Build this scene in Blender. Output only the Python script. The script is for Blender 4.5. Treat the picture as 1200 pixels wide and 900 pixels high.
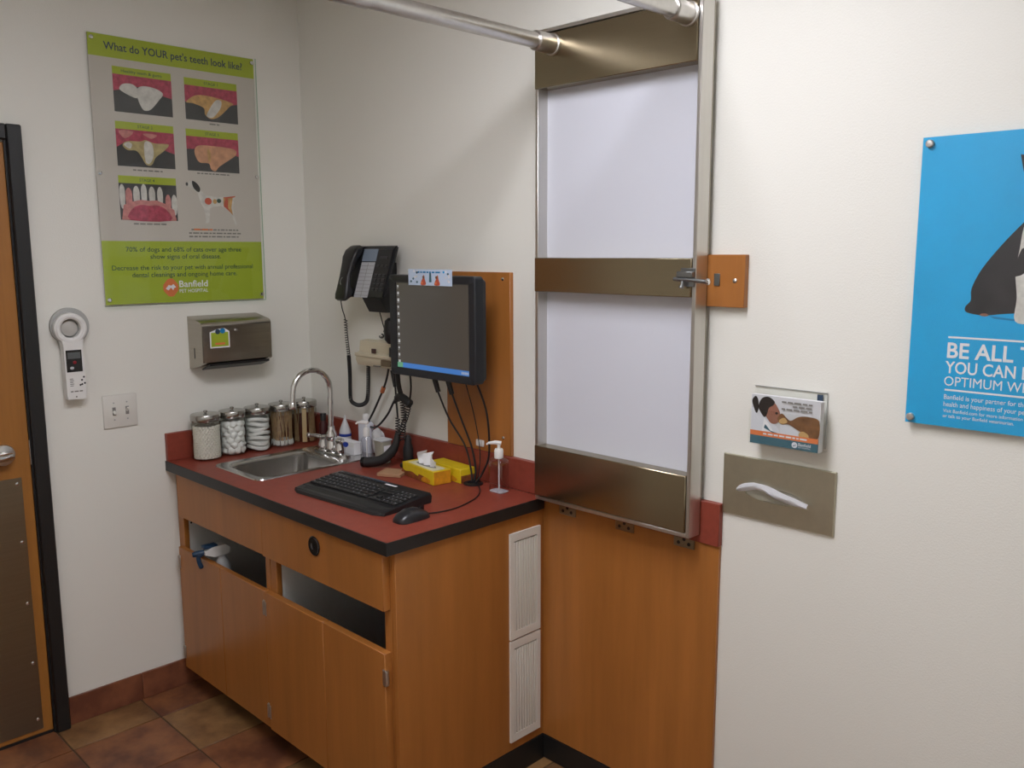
import bpy, bmesh, math, random
from mathutils import Vector, Matrix
random.seed(7)
R = math.radians
for o in list(bpy.data.objects): bpy.data.objects.remove(o)
SC = bpy.context.scene
COL = SC.collection

# ------------------------------------------------------------------ camera
cam_d = bpy.data.cameras.new('camera'); cam = bpy.data.objects.new('camera', cam_d); COL.objects.link(cam)
yaw, pitch, roll, FPX = 0.7797, -0.1494, -0.0031, 1024.9
f_ = Vector((-math.sin(yaw)*math.cos(pitch), math.cos(yaw)*math.cos(pitch), math.sin(pitch)))
r_ = Vector((math.cos(yaw), math.sin(yaw), 0)); u_ = r_.cross(f_)
r2 = math.cos(roll)*r_ + math.sin(roll)*u_; u2 = -math.sin(roll)*r_ + math.cos(roll)*u_
M = Matrix((r2, u2, -f_)).transposed().to_4x4(); M.translation = Vector((3.2328, -2.0412, 1.6964))
cam.matrix_world = M
cam_d.sensor_fit = 'HORIZONTAL'; cam_d.sensor_width = 36; cam_d.lens = 36*FPX/1200
cam_d.clip_start = 0.02
SC.camera = cam

# ------------------------------------------------------------------ world, exposure
w = bpy.data.worlds.new('world'); SC.world = w; w.use_nodes = True
w.node_tree.nodes['Background'].inputs[0].default_value = (0.05, 0.05, 0.05, 1)
vs = SC.view_settings
vs.view_transform = 'Standard'; vs.look = 'None'; vs.gamma = 1; vs.use_curve_mapping = False
vs.exposure = 0.07
LIGHT_MAIN = 15.9       # radiance of the ceiling fixture over the folding table
LIGHT_FILL = 4.4         # unseen dimmer fixture, added at the back as fill light
CEIL = 2.75
ROOM_X, ROOM_Y = 3.9, -2.75

# ------------------------------------------------------------------ materials
def S(r, g, b):
    f = lambda c: (c/255/12.92) if c/255 <= .04045 else ((c/255+.055)/1.055)**2.4
    return (f(r), f(g), f(b), 1)
MATS = {}
def mat(name, col, rough=.5, metal=0., var=0., vscale=(8, 8, 8), detail=3, bump=0., bscale=80, coat=0., spec=.5, emit=None, estr=1., aniso=0., col2=None, rnd=0.):
    if name in MATS: return MATS[name]
    m = bpy.data.materials.new(name); m.use_nodes = True; nt = m.node_tree; b = nt.nodes['Principled BSDF']
    b.inputs['Base Color'].default_value = col; b.inputs['Roughness'].default_value = rough; b.inputs['Metallic'].default_value = metal
    b.inputs['Specular IOR Level'].default_value = spec
    if coat: b.inputs['Coat Weight'].default_value = coat; b.inputs['Coat Roughness'].default_value = .04
    if emit: b.inputs['Emission Color'].default_value = emit; b.inputs['Emission Strength'].default_value = estr
    tc = nt.nodes.new('ShaderNodeTexCoord')
    if var or col2:
        mp = nt.nodes.new('ShaderNodeMapping'); mp.inputs['Scale'].default_value = vscale
        nz = nt.nodes.new('ShaderNodeTexNoise'); nz.inputs['Scale'].default_value = 1; nz.inputs['Detail'].default_value = detail
        nz.inputs['Roughness'].default_value = .6
        nt.links.new(tc.outputs['Object'], mp.inputs[0]); nt.links.new(mp.outputs[0], nz.inputs['Vector'])
        rp = nt.nodes.new('ShaderNodeValToRGB')
        c2 = col2 or tuple(min(1, c*(1+var)) for c in col[:3])+(1,)
        c1 = col if col2 else tuple(c*(1-var) for c in col[:3])+(1,)
        rp.color_ramp.elements[0].position = .3 if not rnd else .38; rp.color_ramp.elements[1].position = .7 if not rnd else .64
        rp.color_ramp.elements[0].color = c1; rp.color_ramp.elements[1].color = c2
        nt.links.new(nz.outputs['Fac'], rp.inputs[0]); out = rp.outputs[0]
        if rnd:
            oi = nt.nodes.new('ShaderNodeObjectInfo'); ad = nt.nodes.new('ShaderNodeVectorMath'); ad.operation = 'ADD'
            ml = nt.nodes.new('ShaderNodeMath'); ml.operation = 'MULTIPLY'; ml.inputs[1].default_value = 40
            nt.links.new(oi.outputs['Random'], ml.inputs[0]); nt.links.new(mp.outputs[0], ad.inputs[0]); nt.links.new(ml.outputs[0], ad.inputs[1])
            nt.links.new(ad.outputs[0], nz.inputs['Vector'])
        nt.links.new(out, b.inputs['Base Color'])
    if bump:
        n2 = nt.nodes.new('ShaderNodeTexNoise'); n2.inputs['Scale'].default_value = bscale; n2.inputs['Detail'].default_value = 3
        bp = nt.nodes.new('ShaderNodeBump'); bp.inputs['Strength'].default_value = bump; bp.inputs['Distance'].default_value = .002
        nt.links.new(tc.outputs['Object'], n2.inputs['Vector']); nt.links.new(n2.outputs['Fac'], bp.inputs['Height']); nt.links.new(bp.outputs[0], b.inputs['Normal'])
    MATS[name] = m; return m
def glass(name, tint=(1, 1, 1, 1), refl=1.0, rough=.02, edge=None):
    if name in MATS: return MATS[name]
    m = bpy.data.materials.new(name); m.use_nodes = True; nt = m.node_tree; nt.nodes.clear()
    o = nt.nodes.new('ShaderNodeOutputMaterial'); mx = nt.nodes.new('ShaderNodeMixShader'); t = nt.nodes.new('ShaderNodeBsdfTransparent')
    g = nt.nodes.new('ShaderNodeBsdfGlossy'); fr = nt.nodes.new('ShaderNodeFresnel'); ml = nt.nodes.new('ShaderNodeMath'); ml.operation = 'MULTIPLY'
    t.inputs[0].default_value = tint; g.inputs['Roughness'].default_value = rough; fr.inputs[0].default_value = 1.45; ml.inputs[1].default_value = refl
    ge = nt.nodes.new('ShaderNodeNewGeometry'); iv = nt.nodes.new('ShaderNodeMath'); iv.operation = 'SUBTRACT'; iv.inputs[0].default_value = 1
    m2 = nt.nodes.new('ShaderNodeMath'); m2.operation = 'MULTIPLY'      # reflect at the outer face only, as a thin pane
    nt.links.new(ge.outputs['Backfacing'], iv.inputs[1]); nt.links.new(iv.outputs[0], m2.inputs[1])
    nt.links.new(fr.outputs[0], ml.inputs[0]); nt.links.new(ml.outputs[0], m2.inputs[0]); nt.links.new(m2.outputs[0], mx.inputs[0]); nt.links.new(t.outputs[0], mx.inputs[1]); nt.links.new(g.outputs[0], mx.inputs[2])
    if edge:            # a longer way through the wall of a round body: denser towards its outline
        lw = nt.nodes.new('ShaderNodeLayerWeight'); lw.inputs[0].default_value = .35; cr = nt.nodes.new('ShaderNodeMixRGB')
        cr.inputs[1].default_value = tint; cr.inputs[2].default_value = edge; nt.links.new(lw.outputs['Facing'], cr.inputs[0]); nt.links.new(cr.outputs[0], t.inputs[0])
    nt.links.new(mx.outputs[0], o.inputs[0]); MATS[name] = m; return m

wall_m = mat('wall_paint', (.80, .79, .722, 1), .55, bump=.25, bscale=220, spec=.3)
ceil_m = mat('ceiling_paint', (.80, .79, .76, 1), .8)
wood = mat('cherry_laminate', (.375, .142, .032, 1), .32, var=.14, vscale=(14, 14, 1.2), detail=5, spec=.45)
door_wood = mat('oak_door', (.34, .138, .026, 1), .38, var=.16, vscale=(10, 22, 1.0), detail=5)
red_lam = mat('red_laminate', (.255, .050, .030, 1), .42, var=.10, vscale=(40, 40, 40), spec=.35)
black_edge = mat('black_edge', (.012, .012, .012, 1), .4)
black_pl = mat('black_plastic', (.012, .012, .013, 1), .38)
black_soft = mat('black_rubber', (.014, .014, .014, 1), .55)
blackgloss = mat('black_gloss', (.008, .008, .009, 1), .12)
navy_pl = mat('monitor_plastic', (.013, .015, .019, 1), .42)
steel = mat('brushed_steel', (.42, .39, .335, 1), .26, metal=1, var=.07, vscale=(3, 3, 160), bump=.05, bscale=300)
steel_dark = mat('dull_steel', (.30, .262, .19, 1), .30, metal=1, var=.04, vscale=(4, 4, 140))
bar_m = mat('bar_steel', (.36, .305, .205, 1), .24, metal=1, var=.02, vscale=(4, 4, 120))
rim_m = mat('rim_steel', (.62, .60, .56, 1), .36, metal=1, var=.03, vscale=(40, 40, 3))
steel_lt = mat('satin_steel', (.60, .58, .55, 1), .32, metal=1, var=.05, vscale=(60, 60, 60))
chrome = mat('chrome', (.75, .75, .75, 1), .08, metal=1)
lid_m = mat('jar_lid_steel', (.42, .41, .38, 1), .22, metal=1)
sink_m = mat('sink_steel', (.55, .54, .52, 1), .24, metal=1, var=.05, vscale=(30, 30, 30))
white_lam = mat('white_board', (.64, .655, .715, 1), .3, spec=.5)
white_mel = mat('white_melamine', (.72, .70, .66, 1), .4)
white_pl = mat('white_plastic', (.78, .77, .74, 1), .35)
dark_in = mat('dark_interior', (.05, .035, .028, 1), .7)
grey_pl = mat('grey_plastic', (.42, .42, .40, 1), .5)
cream_pl = mat('cream_plastic', (.62, .55, .40, 1), .45)
ivory = mat('ivory_plate', (.72, .70, .64, 1), .4)
vent_m = mat('vent_white', (.72, .69, .62, 1), .5)
grout = mat('grout', (.10, .065, .04, 1), .9)
tile_tan = mat('tile_tan', S(110, 77, 48), .42, col2=S(152, 114, 72), vscale=(7, 7, 7), detail=6, rnd=1, bump=.3, bscale=25)
tile_rust = mat('tile_rust', S(98, 58, 40), .42, col2=S(142, 92, 58), vscale=(8, 8, 8), detail=6, rnd=1, bump=.3, bscale=25)
tile_base = mat('tile_base', S(108, 62, 44), .4, col2=S(136, 84, 58), vscale=(9, 9, 9), detail=5, rnd=1)
cotton = mat('cotton', (.85, .84, .82, 1), .95, bump=.8, bscale=160)
cotton_w = mat('cotton_warm', (.80, .75, .68, 1), .95, bump=.8, bscale=220)
stick = mat('swab_wood', (.46, .29, .15, 1), .7, var=.2, vscale=(60, 60, 60))
depress = mat('depressor_wood', (.66, .46, .24, 1), .7, var=.1, vscale=(40, 40, 4))
jar_glass = glass('jar_glass', (.97, .98, .97, 1), 1.0, .02, (.84, .86, .82, 1))
clear_pl = glass('clear_plastic', (.985, .985, .99, 1), 2.2, .08, (.84, .84, .88, 1))
gel = glass('clear_gel', (.985, .985, .99, 1), 1.6, .12, (.95, .95, .98, 1))
acrylic = glass('acrylic_sheet', (.985, .99, .985, 1), 1.0, .02)
green_edge = glass('acrylic_edge', (.72, .84, .76, 1), .8, .05)
paper = mat('white_paper', (.83, .83, .84, 1), .8)
tissue_m = mat('tissue_paper', (.86, .86, .88, 1), .9, bump=.4, bscale=40)
p_grey = mat('print_grey', (.56, .52, .46, 1), .5)
p_lime = mat('print_lime', (.38, .46, .028, 1), .5)
p_green = mat('print_green', (.36, .46, .03, 1), .5)
p_navy = mat('print_navy', (.025, .05, .09, 1), .5)
p_dkgreen = mat('print_dark_green', (.03, .085, .06, 1), .5)
p_black = mat('print_black', (.03, .03, .03, 1), .5)
p_dark = mat('print_charcoal', (.055, .055, .055, 1), .5)
p_pink = mat('print_pink', (.42, .06, .10, 1), .5, var=.3, vscale=(60, 60, 60))
p_rose = mat('print_rose', (.55, .22, .20, 1), .5, var=.2, vscale=(60, 60, 60))
p_tooth = mat('print_tooth', (.62, .60, .55, 1), .5, var=.15, vscale=(40, 40, 40))
p_tooth2 = mat('print_tooth_yellow', (.55, .33, .12, 1), .5, var=.25, vscale=(40, 40, 40))
p_tooth3 = mat('print_tooth_peach', (.58, .30, .17, 1), .5, var=.2, vscale=(40, 40, 40))
p_tooth4 = mat('print_tooth_olive', (.45, .36, .17, 1), .5, var=.25, vscale=(40, 40, 40))
p_white = mat('print_white', (.80, .80, .82, 1), .5)
p_mid = mat('print_mid_grey', (.20, .19, .17, 1), .5)
p_orange = mat('print_orange', (.72, .20, .06, 1), .5)
p_redor = mat('print_red', (.55, .10, .05, 1), .5)
p_blue = mat('print_blue', (.006, .38, .74, 1), .45, var=.06, vscale=(5, 5, 5))
p_blue2 = mat('print_deep_blue', (.004, .20, .46, 1), .45)
p_teal = mat('print_teal', (.045, .13, .17, 1), .5)
p_skin = mat('print_skin', (.30, .13, .085, 1), .5)
p_hair = mat('print_hair', (.02, .015, .012, 1), .5)
p_tan = mat('print_tan_fur', (.19, .085, .03, 1), .5, var=.3, vscale=(60, 60, 60))
p_gold = mat('print_gold_fur', (.55, .35, .14, 1), .5)
p_coat = mat('print_coat', (.66, .68, .72, 1), .5)
p_dogblk = mat('print_dog_black', (.018, .015, .017, 1), .5, var=.5, vscale=(30, 30, 30))
p_sky = mat('print_pale_blue', (.55, .66, .82, 1), .5)
blue_pl = mat('blue_plastic', (.02, .05, .30, 1), .35)
navy_tr = mat('blue_trigger', (.012, .04, .085, 1), .4)
yellow = mat('yellow_card', (.72, .53, .012, 1), .5, var=.12, vscale=(12, 12, 12))
orange_c = mat('orange_card', (.62, .27, .012, 1), .5, var=.25, vscale=(30, 30, 30))
brown_c = mat('brown_print', (.25, .07, .02, 1), .5, var=.4, vscale=(40, 40, 40))
palecard = mat('pale_card', (.74, .70, .48, 1), .6)
kraft = mat('kraft_pad', (.42, .24, .13, 1), .7)
screen_m = mat('screen_glass', (.028, .026, .022, 1), .16, emit=(.055, .048, .04, 1), estr=.75)
task_m = mat('screen_taskbar', (.01, .02, .05, 1), .3, emit=(.05, .18, .50, 1), estr=.8)
icon_m = mat('screen_icon', (.05, .05, .05, 1), .3, emit=(.55, .55, .55, 1), estr=.7)
lcd = mat('lcd_grey', (.10, .11, .11, 1), .3)
lcd_b = mat('lcd_blue', (.20, .25, .32, 1), .3)
labelp = mat('paper_label', (.45, .46, .48, 1), .6)
dkred = mat('dark_red_plastic', (.06, .012, .012, 1), .3)
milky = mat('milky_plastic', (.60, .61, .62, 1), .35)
beige_cl = mat('beige_plastic', (.36, .34, .27, 1), .35)
diffuser_m = mat('lamp_diffuser', (.8, .8, .8, 1), .6, emit=(1.0, 1.0, 1.09, 1), estr=LIGHT_MAIN)
diffuser_fill = mat('fill_diffuser', (.8, .8, .8, 1), .6, emit=(1.0, .98, .98, 1), estr=LIGHT_FILL)

# ------------------------------------------------------------------ mesh helpers
def link(name, bm_or_mesh, m, parent=None, off=(0, 0, 0), smooth=True):
    if isinstance(bm_or_mesh, bmesh.types.BMesh):
        bm = bm_or_mesh
        if any(off): bmesh.ops.translate(bm, verts=bm.verts, vec=-Vector(off))
        bmesh.ops.recalc_face_normals(bm, faces=bm.faces)
        me = bpy.data.meshes.new(name); bm.to_mesh(me); bm.free()
    else: me = bm_or_mesh
    for k in (m if isinstance(m, (list, tuple)) else [m]): me.materials.append(k)
    if smooth and len(me.polygons):
        me.polygons.foreach_set('use_smooth', [True]*len(me.polygons)); me.set_sharp_from_angle(angle=R(38))
    o = bpy.data.objects.new(name, me); COL.objects.link(o)
    if parent is not None: o.parent = parent
    return o
def tag(o, label=None, cat=None, group=None, kind=None):
    for k, v in (('label', label), ('category', cat), ('group', group), ('kind', kind)):
        if v: o[k] = v
    return o
class Thing:
    """An Empty at the base of a thing; parts are given in world coordinates (or local when local=True)."""
    def __init__(s, name, label, cat, loc=(0, 0, 0), rz=0, group=None, local=False, kind=None):
        s.o = bpy.data.objects.new(name, None); COL.objects.link(s.o); s.o.empty_display_size = .05
        s.loc = Vector(loc); s.o.location = loc; s.o.rotation_euler = (0, 0, rz); s.local = local
        tag(s.o, label, cat, group, kind)
    def part(s, name, bm, m, parent=None, label=None, kind=None, smooth=True):
        o = link(name, bm, m, parent or s.o, (0, 0, 0) if s.local else s.loc, smooth)
        if label: o['label'] = label
        if kind: o['kind'] = kind
        return o
def nb(): return bmesh.new()
def box(x0, x1, y0, y1, z0, z1, bev=0., seg=2, bm=None):
    bm = bm or nb()
    g = bmesh.ops.create_cube(bm, size=1)
    for v in g['verts']:
        v.co = Vector(((x0+x1)/2+v.co.x*(x1-x0), (y0+y1)/2+v.co.y*(y1-y0), (z0+z1)/2+v.co.z*(z1-z0)))
    if bev:
        es = list({e for v in g['verts'] for e in v.link_edges})
        bmesh.ops.bevel(bm, geom=es, offset=bev, segments=seg, affect='EDGES', profile=.5)
    return bm
def frame_axes(d):
    d = Vector(d).normalized(); a = Vector((0, 0, 1)) if abs(d.z) < .9 else Vector((1, 0, 0))
    x = d.cross(a).normalized(); return x, d.cross(x).normalized(), d
def tube(pts, r, seg=10, bm=None, caps=True):
    bm = bm or nb(); pts = [Vector(p) for p in pts]; n = len(pts)
    rs = r if isinstance(r, (list, tuple)) else [r]*n
    rings = []; px = None
    for i, p in enumerate(pts):
        d = (pts[min(i+1, n-1)]-pts[max(i-1, 0)])
        if d.length < 1e-9: d = Vector((0, 0, 1))
        d.normalize()
        if px is None: x, y, _ = frame_axes(d)
        else:
            x = px-d*px.dot(d)
            x = x.normalized() if x.length > 1e-6 else frame_axes(d)[0]
            y = d.cross(x)
        px = x
        rings.append([bm.verts.new(p+rs[i]*(math.cos(2*math.pi*k/seg)*x+math.sin(2*math.pi*k/seg)*y)) for k in range(seg)])
    for a, b in zip(rings, rings[1:]):
        for k in range(seg): bm.faces.new((a[k], a[(k+1) % seg], b[(k+1) % seg], b[k]))
    if caps: bm.faces.new(rings[0][::-1]); bm.faces.new(rings[-1])
    return bm
def cyl(p0, p1, r, seg=20, bm=None): return tube([p0, p1], r, seg, bm)
def lathe(prof, c, axis=(0, 0, 1), seg=28, bm=None, cap=True):
    bm = bm or nb(); x, y, d = frame_axes(axis); c = Vector(c); rings = []
    for (r, h) in prof:
        rings.append([bm.verts.new(c+d*h+max(r, 1e-5)*(math.cos(2*math.pi*k/seg)*x+math.sin(2*math.pi*k/seg)*y)) for k in range(seg)])
    for a, b in zip(rings, rings[1:]):
        for k in range(seg): bm.faces.new((a[k], a[(k+1) % seg], b[(k+1) % seg], b[k]))
    if cap: bm.faces.new(rings[0][::-1]); bm.faces.new(rings[-1])
    return bm
def prism(poly, fn, d0, d1, bm=None):
    bm = bm or nb()
    a = [bm.verts.new(fn(u, v, d0)) for u, v in poly]; b = [bm.verts.new(fn(u, v, d1)) for u, v in poly]
    n = len(poly)
    for i in range(n): bm.faces.new((a[i], a[(i+1) % n], b[(i+1) % n], b[i]))
    bm.faces.new(a[::-1]); bm.faces.new(b); return bm
def rrect(x0, x1, y0, y1, r, n=6):
    out = []
    for cx, cy, a in ((x1-r, y1-r, 0), (x0+r, y1-r, 90), (x0+r, y0+r, 180), (x1-r, y0+r, 270)):
        for k in range(n+1):
            t = R(a+90*k/n); out.append((cx+r*math.cos(t), cy+r*math.sin(t)))
    return out
def loft(loops, bm=None, cap0=False, cap1=False):
    bm = bm or nb(); L = [[bm.verts.new(p) for p in l] for l in loops]; n = len(L[0])
    for a, b in zip(L, L[1:]):
        for k in range(n): bm.faces.new((a[k], a[(k+1) % n], b[(k+1) % n], b[k]))
    if cap0: bm.faces.new(L[0][::-1])
    if cap1: bm.faces.new(L[-1])
    return bm
def crom(pts, per=8, closed=False):
    pts = [Vector(p) for p in pts]; n = len(pts); out = []
    rng = range(n if closed else n-1)
    for i in rng:
        if closed: p0, p1, p2, p3 = pts[i-1], pts[i], pts[(i+1) % n], pts[(i+2) % n]
        else: p0, p1, p2, p3 = pts[max(i-1, 0)], pts[i], pts[i+1], pts[min(i+2, n-1)]
        for k in range(per):
            t = k/per
            out.append(.5*((2*p1)+(p2-p0)*t+(2*p0-5*p1+4*p2-p3)*t*t+(3*p1-p0-3*p2+p3)*t**3))
    if not closed: out.append(pts[-1])
    return out
def coil(path, rad, turns, wr, seg=5, per=10, bm=None):
    pts = crom(path, 24); n = turns*per; L = [0]
    for a, b in zip(pts, pts[1:]): L.append(L[-1]+(b-a).length)
    def at(s):
        for i in range(len(L)-1):
            if s <= L[i+1]:
                t = (s-L[i])/max(1e-9, L[i+1]-L[i]); return pts[i].lerp(pts[i+1], t), (pts[i+1]-pts[i]).normalized()
        return pts[-1], (pts[-1]-pts[-2]).normalized()
    out = []; px = None
    for k in range(n+1):
        p, d = at(L[-1]*k/n)
        if px is None: x = frame_axes(d)[0]
        else: x = (px-d*px.dot(d)).normalized()
        px = x; y = d.cross(x); a = 2*math.pi*k/per
        out.append(p+rad*(math.cos(a)*x+math.sin(a)*y))
    return tube(out, wr, seg, bm)
# flat print: polygons and lettering collected in one mesh with several materials
_font = {}
def glyphs(txt, bold=0.):
    c = bpy.data.curves.new('t', 'FONT'); c.body = txt; c.size = 1; c.offset = bold; c.resolution_u = 3; c.fill_mode = 'FRONT'
    o = bpy.data.objects.new('t', c); COL.objects.link(o)
    me = o.to_mesh(); V = [(v.co.x, v.co.y) for v in me.vertices]; F = [tuple(p.vertices) for p in me.polygons]
    o.to_mesh_clear(); bpy.data.objects.remove(o); bpy.data.curves.remove(c); return V, F
class Print:
    def __init__(s, fn): s.fn = fn; s.V = []; s.F = []; s.MI = []; s.mats = []
    def mi(s, m):
        if m not in s.mats: s.mats.append(m)
        return s.mats.index(m)
    def poly(s, pts, m, layer=1, smooth=0):
        if smooth: pts = [(p.x, p.y) for p in crom([(a, b, 0) for a, b in pts], smooth, True)]
        n = len(s.V); s.V += [s.fn(u, v, layer) for u, v in pts]; s.F.append(tuple(range(n, n+len(pts)))); s.MI.append(s.mi(m)); return s
    def rect(s, u0, u1, v0, v1, m, layer=1): return s.poly([(u0, v0), (u1, v0), (u1, v1), (u0, v1)], m, layer)
    def disc(s, u, v, ru, rv, m, layer=1, n=20): return s.poly([(u+ru*math.cos(2*math.pi*k/n), v+rv*math.sin(2*math.pi*k/n)) for k in range(n)], m, layer)
    def text(s, txt, u0, u1, v, h, m, layer=3, bold=.01):
        V, F = glyphs(txt, bold); x0 = min(a for a, _ in V); x1 = max(a for a, _ in V)
        sx = (u1-u0)/(x1-x0); sy = h/.70; n = len(s.V); k = s.mi(m)
        s.V += [s.fn(u0+(a-x0)*sx, v+b*sy, layer) for a, b in V]; s.F += [tuple(n+i for i in f) for f in F]; s.MI += [k]*len(F); return s
    def words(s, u0, u1, v, h, m, layer=3, seed=1):
        rr = random.Random(seed); u = u0
        while u < u1-h:
            l = min(h*rr.uniform(1.5, 5), u1-u); s.rect(u, u+l, v, v+h, m, layer); u += l+h*.8
        return s
    def part(s, th, name, parent=None, label=None):
        me = bpy.data.meshes.new(name); off = Vector((0, 0, 0)) if th.local else th.loc
        me.from_pydata([tuple(Vector(p)-off) for p in s.V], [], s.F); me.update()
        for i, p in enumerate(me.polygons): p.material_index = s.MI[i]
        o = link(name, me, s.mats, parent or th.o, smooth=False)
        if label: o['label'] = label
        return o
FA = lambda x0: (lambda u, v, l: (x0+l*.0004, u, v))          # print on wall A, reading along +y
FB = lambda y0: (lambda u, v, l: (u, y0-l*.0004, v))          # print on wall B, reading along +x
def struct(name, bm, m, parent=None):
    o = link(name, bm, m, parent)
    if parent is None: o['kind'] = 'structure'
    return o

# ------------------------------------------------------------------ room shell
H = .914
floor = struct('floor', box(-.1, ROOM_X+.1, ROOM_Y-.1, .1, -.1, -.004), grout)
tag(floor, 'tan and rust ceramic tile floor')
TP = .308; jx = [0.0]+[.183+TP*k for k in range(13)]; jx = [v for v in jx if v < ROOM_X]+[ROOM_X]
jy = [0.0]+[-.81+TP*2-TP*k for k in range(14)]; jy = [v for v in jy if v > ROOM_Y]+[ROOM_Y]
tmesh = {}
pick = {(0, 3): tile_tan, (0, 2): tile_rust, (1, 3): tile_rust, (1, 2): tile_tan, (2, 2): tile_rust, (2, 3): tile_rust, (0, 4): tile_rust, (1, 4): tile_rust, (4, 0): tile_tan, (4, 1): tile_tan}
for i in range(len(jx)-1):
    for j in range(len(jy)-1):
        wx, wy = jx[i+1]-jx[i]-.005, jy[j]-jy[j+1]-.005
        if wx < .01 or wy < .01: continue
        m = pick.get((i, j)) or random.choice((tile_tan, tile_rust, tile_rust)); key = (round(wx, 3), round(wy, 3), m.name)
        cx, cy = (jx[i]+jx[i+1])/2, (jy[j]+jy[j+1])/2
        if key not in tmesh:
            o = link('tile', box(-wx/2, wx/2, -wy/2, wy/2, -.0042, 0, .0012, 1), m, floor); tmesh[key] = o.data
        else: o = bpy.data.objects.new('tile', tmesh[key]); COL.objects.link(o); o.parent = floor
        o.location = (cx, cy, 0)
tag(struct('wall_left', box(-.1, 0, ROOM_Y-.1, .1, -.1, CEIL+.1), wall_m), 'off-white painted wall with the door and tooth chart')
tag(struct('wall_back', box(0, ROOM_X, 0, .1, -.1, CEIL+.1), wall_m), 'off-white painted wall behind sink counter and folded table')
tag(struct('wall_right', box(ROOM_X, ROOM_X+.1, ROOM_Y-.1, .1, -.1, CEIL+.1), wall_m), 'off-white painted wall out of view')
tag(struct('wall_front', box(0, ROOM_X, ROOM_Y-.1, ROOM_Y, -.1, CEIL+.1), wall_m), 'off-white painted wall behind the viewer')
tag(struct('ceiling', box(-.1, ROOM_X+.1, ROOM_Y-.1, .1, CEIL, CEIL+.1), ceil_m), 'white ceiling')

def ceiling_light(x, y, sx, sy, m, label):
    t = Thing('ceiling_light', label, 'ceiling light', (x, y, CEIL))
    fr = nb()
    for a in ((x-sx/2-.03, x+sx/2+.03, y-sy/2-.03, y-sy/2), (x-sx/2-.03, x+sx/2+.03, y+sy/2, y+sy/2+.03), (x-sx/2-.03, x-sx/2, y-sy/2, y+sy/2), (x+sx/2, x+sx/2+.03, y-sy/2, y+sy/2)):
        box(*a, CEIL-.02, CEIL-.0005, bm=fr)
    t.part('frame', fr, white_pl); t.part('diffuser', box(x-sx/2, x+sx/2, y-sy/2, y+sy/2, CEIL-.012, CEIL-.001), m)
ceiling_light(2.05, -1.25, .56, 1.16, diffuser_m, 'recessed fluorescent ceiling light above the folding table')
ceiling_light(2.6, -2.1, .56, 1.0, diffuser_fill, 'unseen fill light added in the ceiling at the back of the room')

# tile base on wall A, black vinyl base on wall B
bl = bpy.data.objects.new('baseboard_left', None); COL.objects.link(bl); bl['kind'] = 'structure'
tag(bl, 'rust ceramic tile baseboard beside the door')
for a, b in ((-1.07, -.8015), (-.8003, -.5)):
    link('tile', box(0.0005, .009, a, b, 0.0005, .106, .0015, 1), tile_base, bl)
bb = struct('baseboard_back', box(1.354, ROOM_X, -.014, -.0005, .0005, .086, .003, 1), black_edge); tag(bb, 'black vinyl baseboard under the wood panelling')

# ------------------------------------------------------------------ door
D = Thing('door_1', 'oak veneer door with black steel frame, steel kick plate and lever', 'door', (0, -1.57, 0), kind='structure')
D.part('door_leaf', box(.0005, .010, -2.02, -1.124, .012, 2.055, .002, 1), door_wood)
fr = box(.0005, .034, -1.118, -1.072, .0005, 2.112, .004, 1); D.part('door_frame', fr, black_edge)
D.part('door_frame', box(.0005, .034, -2.075, -2.028, .0005, 2.112, .004, 1), black_edge)
D.part('door_frame', box(.0005, .034, -2.028, -1.118, 2.062, 2.112, .004, 1), black_edge)
D.part('frame_stop', box(.0005, .016, -1.124, -1.118, .0005, 2.062), black_edge)
D.part('threshold', box(.0005, .007, -2.028, -1.118, .0003, .0115), black_edge)
kp = D.part('kick_plate', box(.0105, .0125, -1.99, -1.157, .03, .945), steel_dark)
s = nb()
for z in (.07, .28, .5, .72, .925):
    lathe([(.006, 0), (.006, .0015), (.003, .003)], (.0125, -1.172, z), (1, 0, 0), 10, s)
for y in (-1.4, -1.65, -1.9): lathe([(.006, 0), (.006, .0015), (.003, .003)], (.0125, y, .925), (1, 0, 0), 10, s)
D.part('screws', s, chrome, kp)
h = D.part('handle', lathe([(.034, 0), (.036, .004), (.034, .01), (.014, .014), (.013, .045)], (.010, -1.205, 1.03), (1, 0, 0)), steel_lt)
D.part('lever', tube(crom([(.05, -1.188, 1.03), (.058, -1.21, 1.03), (.06, -1.26, 1.029), (.058, -1.32, 1.026)], 6), [.010]*2+[.0135]*16+[.011], 12), chrome, h)
D.part('strike_plate', box(.012, .0175, -1.1255, -1.1235, .985, 1.07), steel_lt)

# ------------------------------------------------------------------ base cabinets
def cabinet(name, label, x0, x1, right_panel):
    t = Thing(name, label, 'cabinet', ((x0+x1)/2, -.31, 0))
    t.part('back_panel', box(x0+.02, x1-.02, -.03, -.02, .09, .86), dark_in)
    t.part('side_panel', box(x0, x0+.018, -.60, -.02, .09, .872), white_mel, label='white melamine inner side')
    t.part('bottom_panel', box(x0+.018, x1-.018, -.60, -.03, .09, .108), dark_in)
    t.part('toe_kick', box(x0, x1-.002, -.555, -.54, .0005, .088), black_edge)
    return t
def wood_part(t, name, *a, parent=None, bev=.0015): return t.part(name, box(*a, bev, 1), wood, parent)
def hinge(t, parent, x, z):
    b = box(x-.007, x+.007, -.6425, -.6385, z-.026, z+.026, .0015, 1); lathe([(.0045, -.024), (.0045, .024)], (x, -.643, z), (0, 0, 1), 10, b)
    t.part('hinge', b, steel_lt, parent)
CL = cabinet('sink_cabinet', 'cherry wood sink cabinet with false front and open gap, beside the wall', .03, .688, False)
wood_part(CL, 'face_frame', .004, .05, -.62, -.60, .09, .874)
CL.part('face_frame', box(.05, .66, -.62, -.602, .70, .874), wood)
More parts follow.
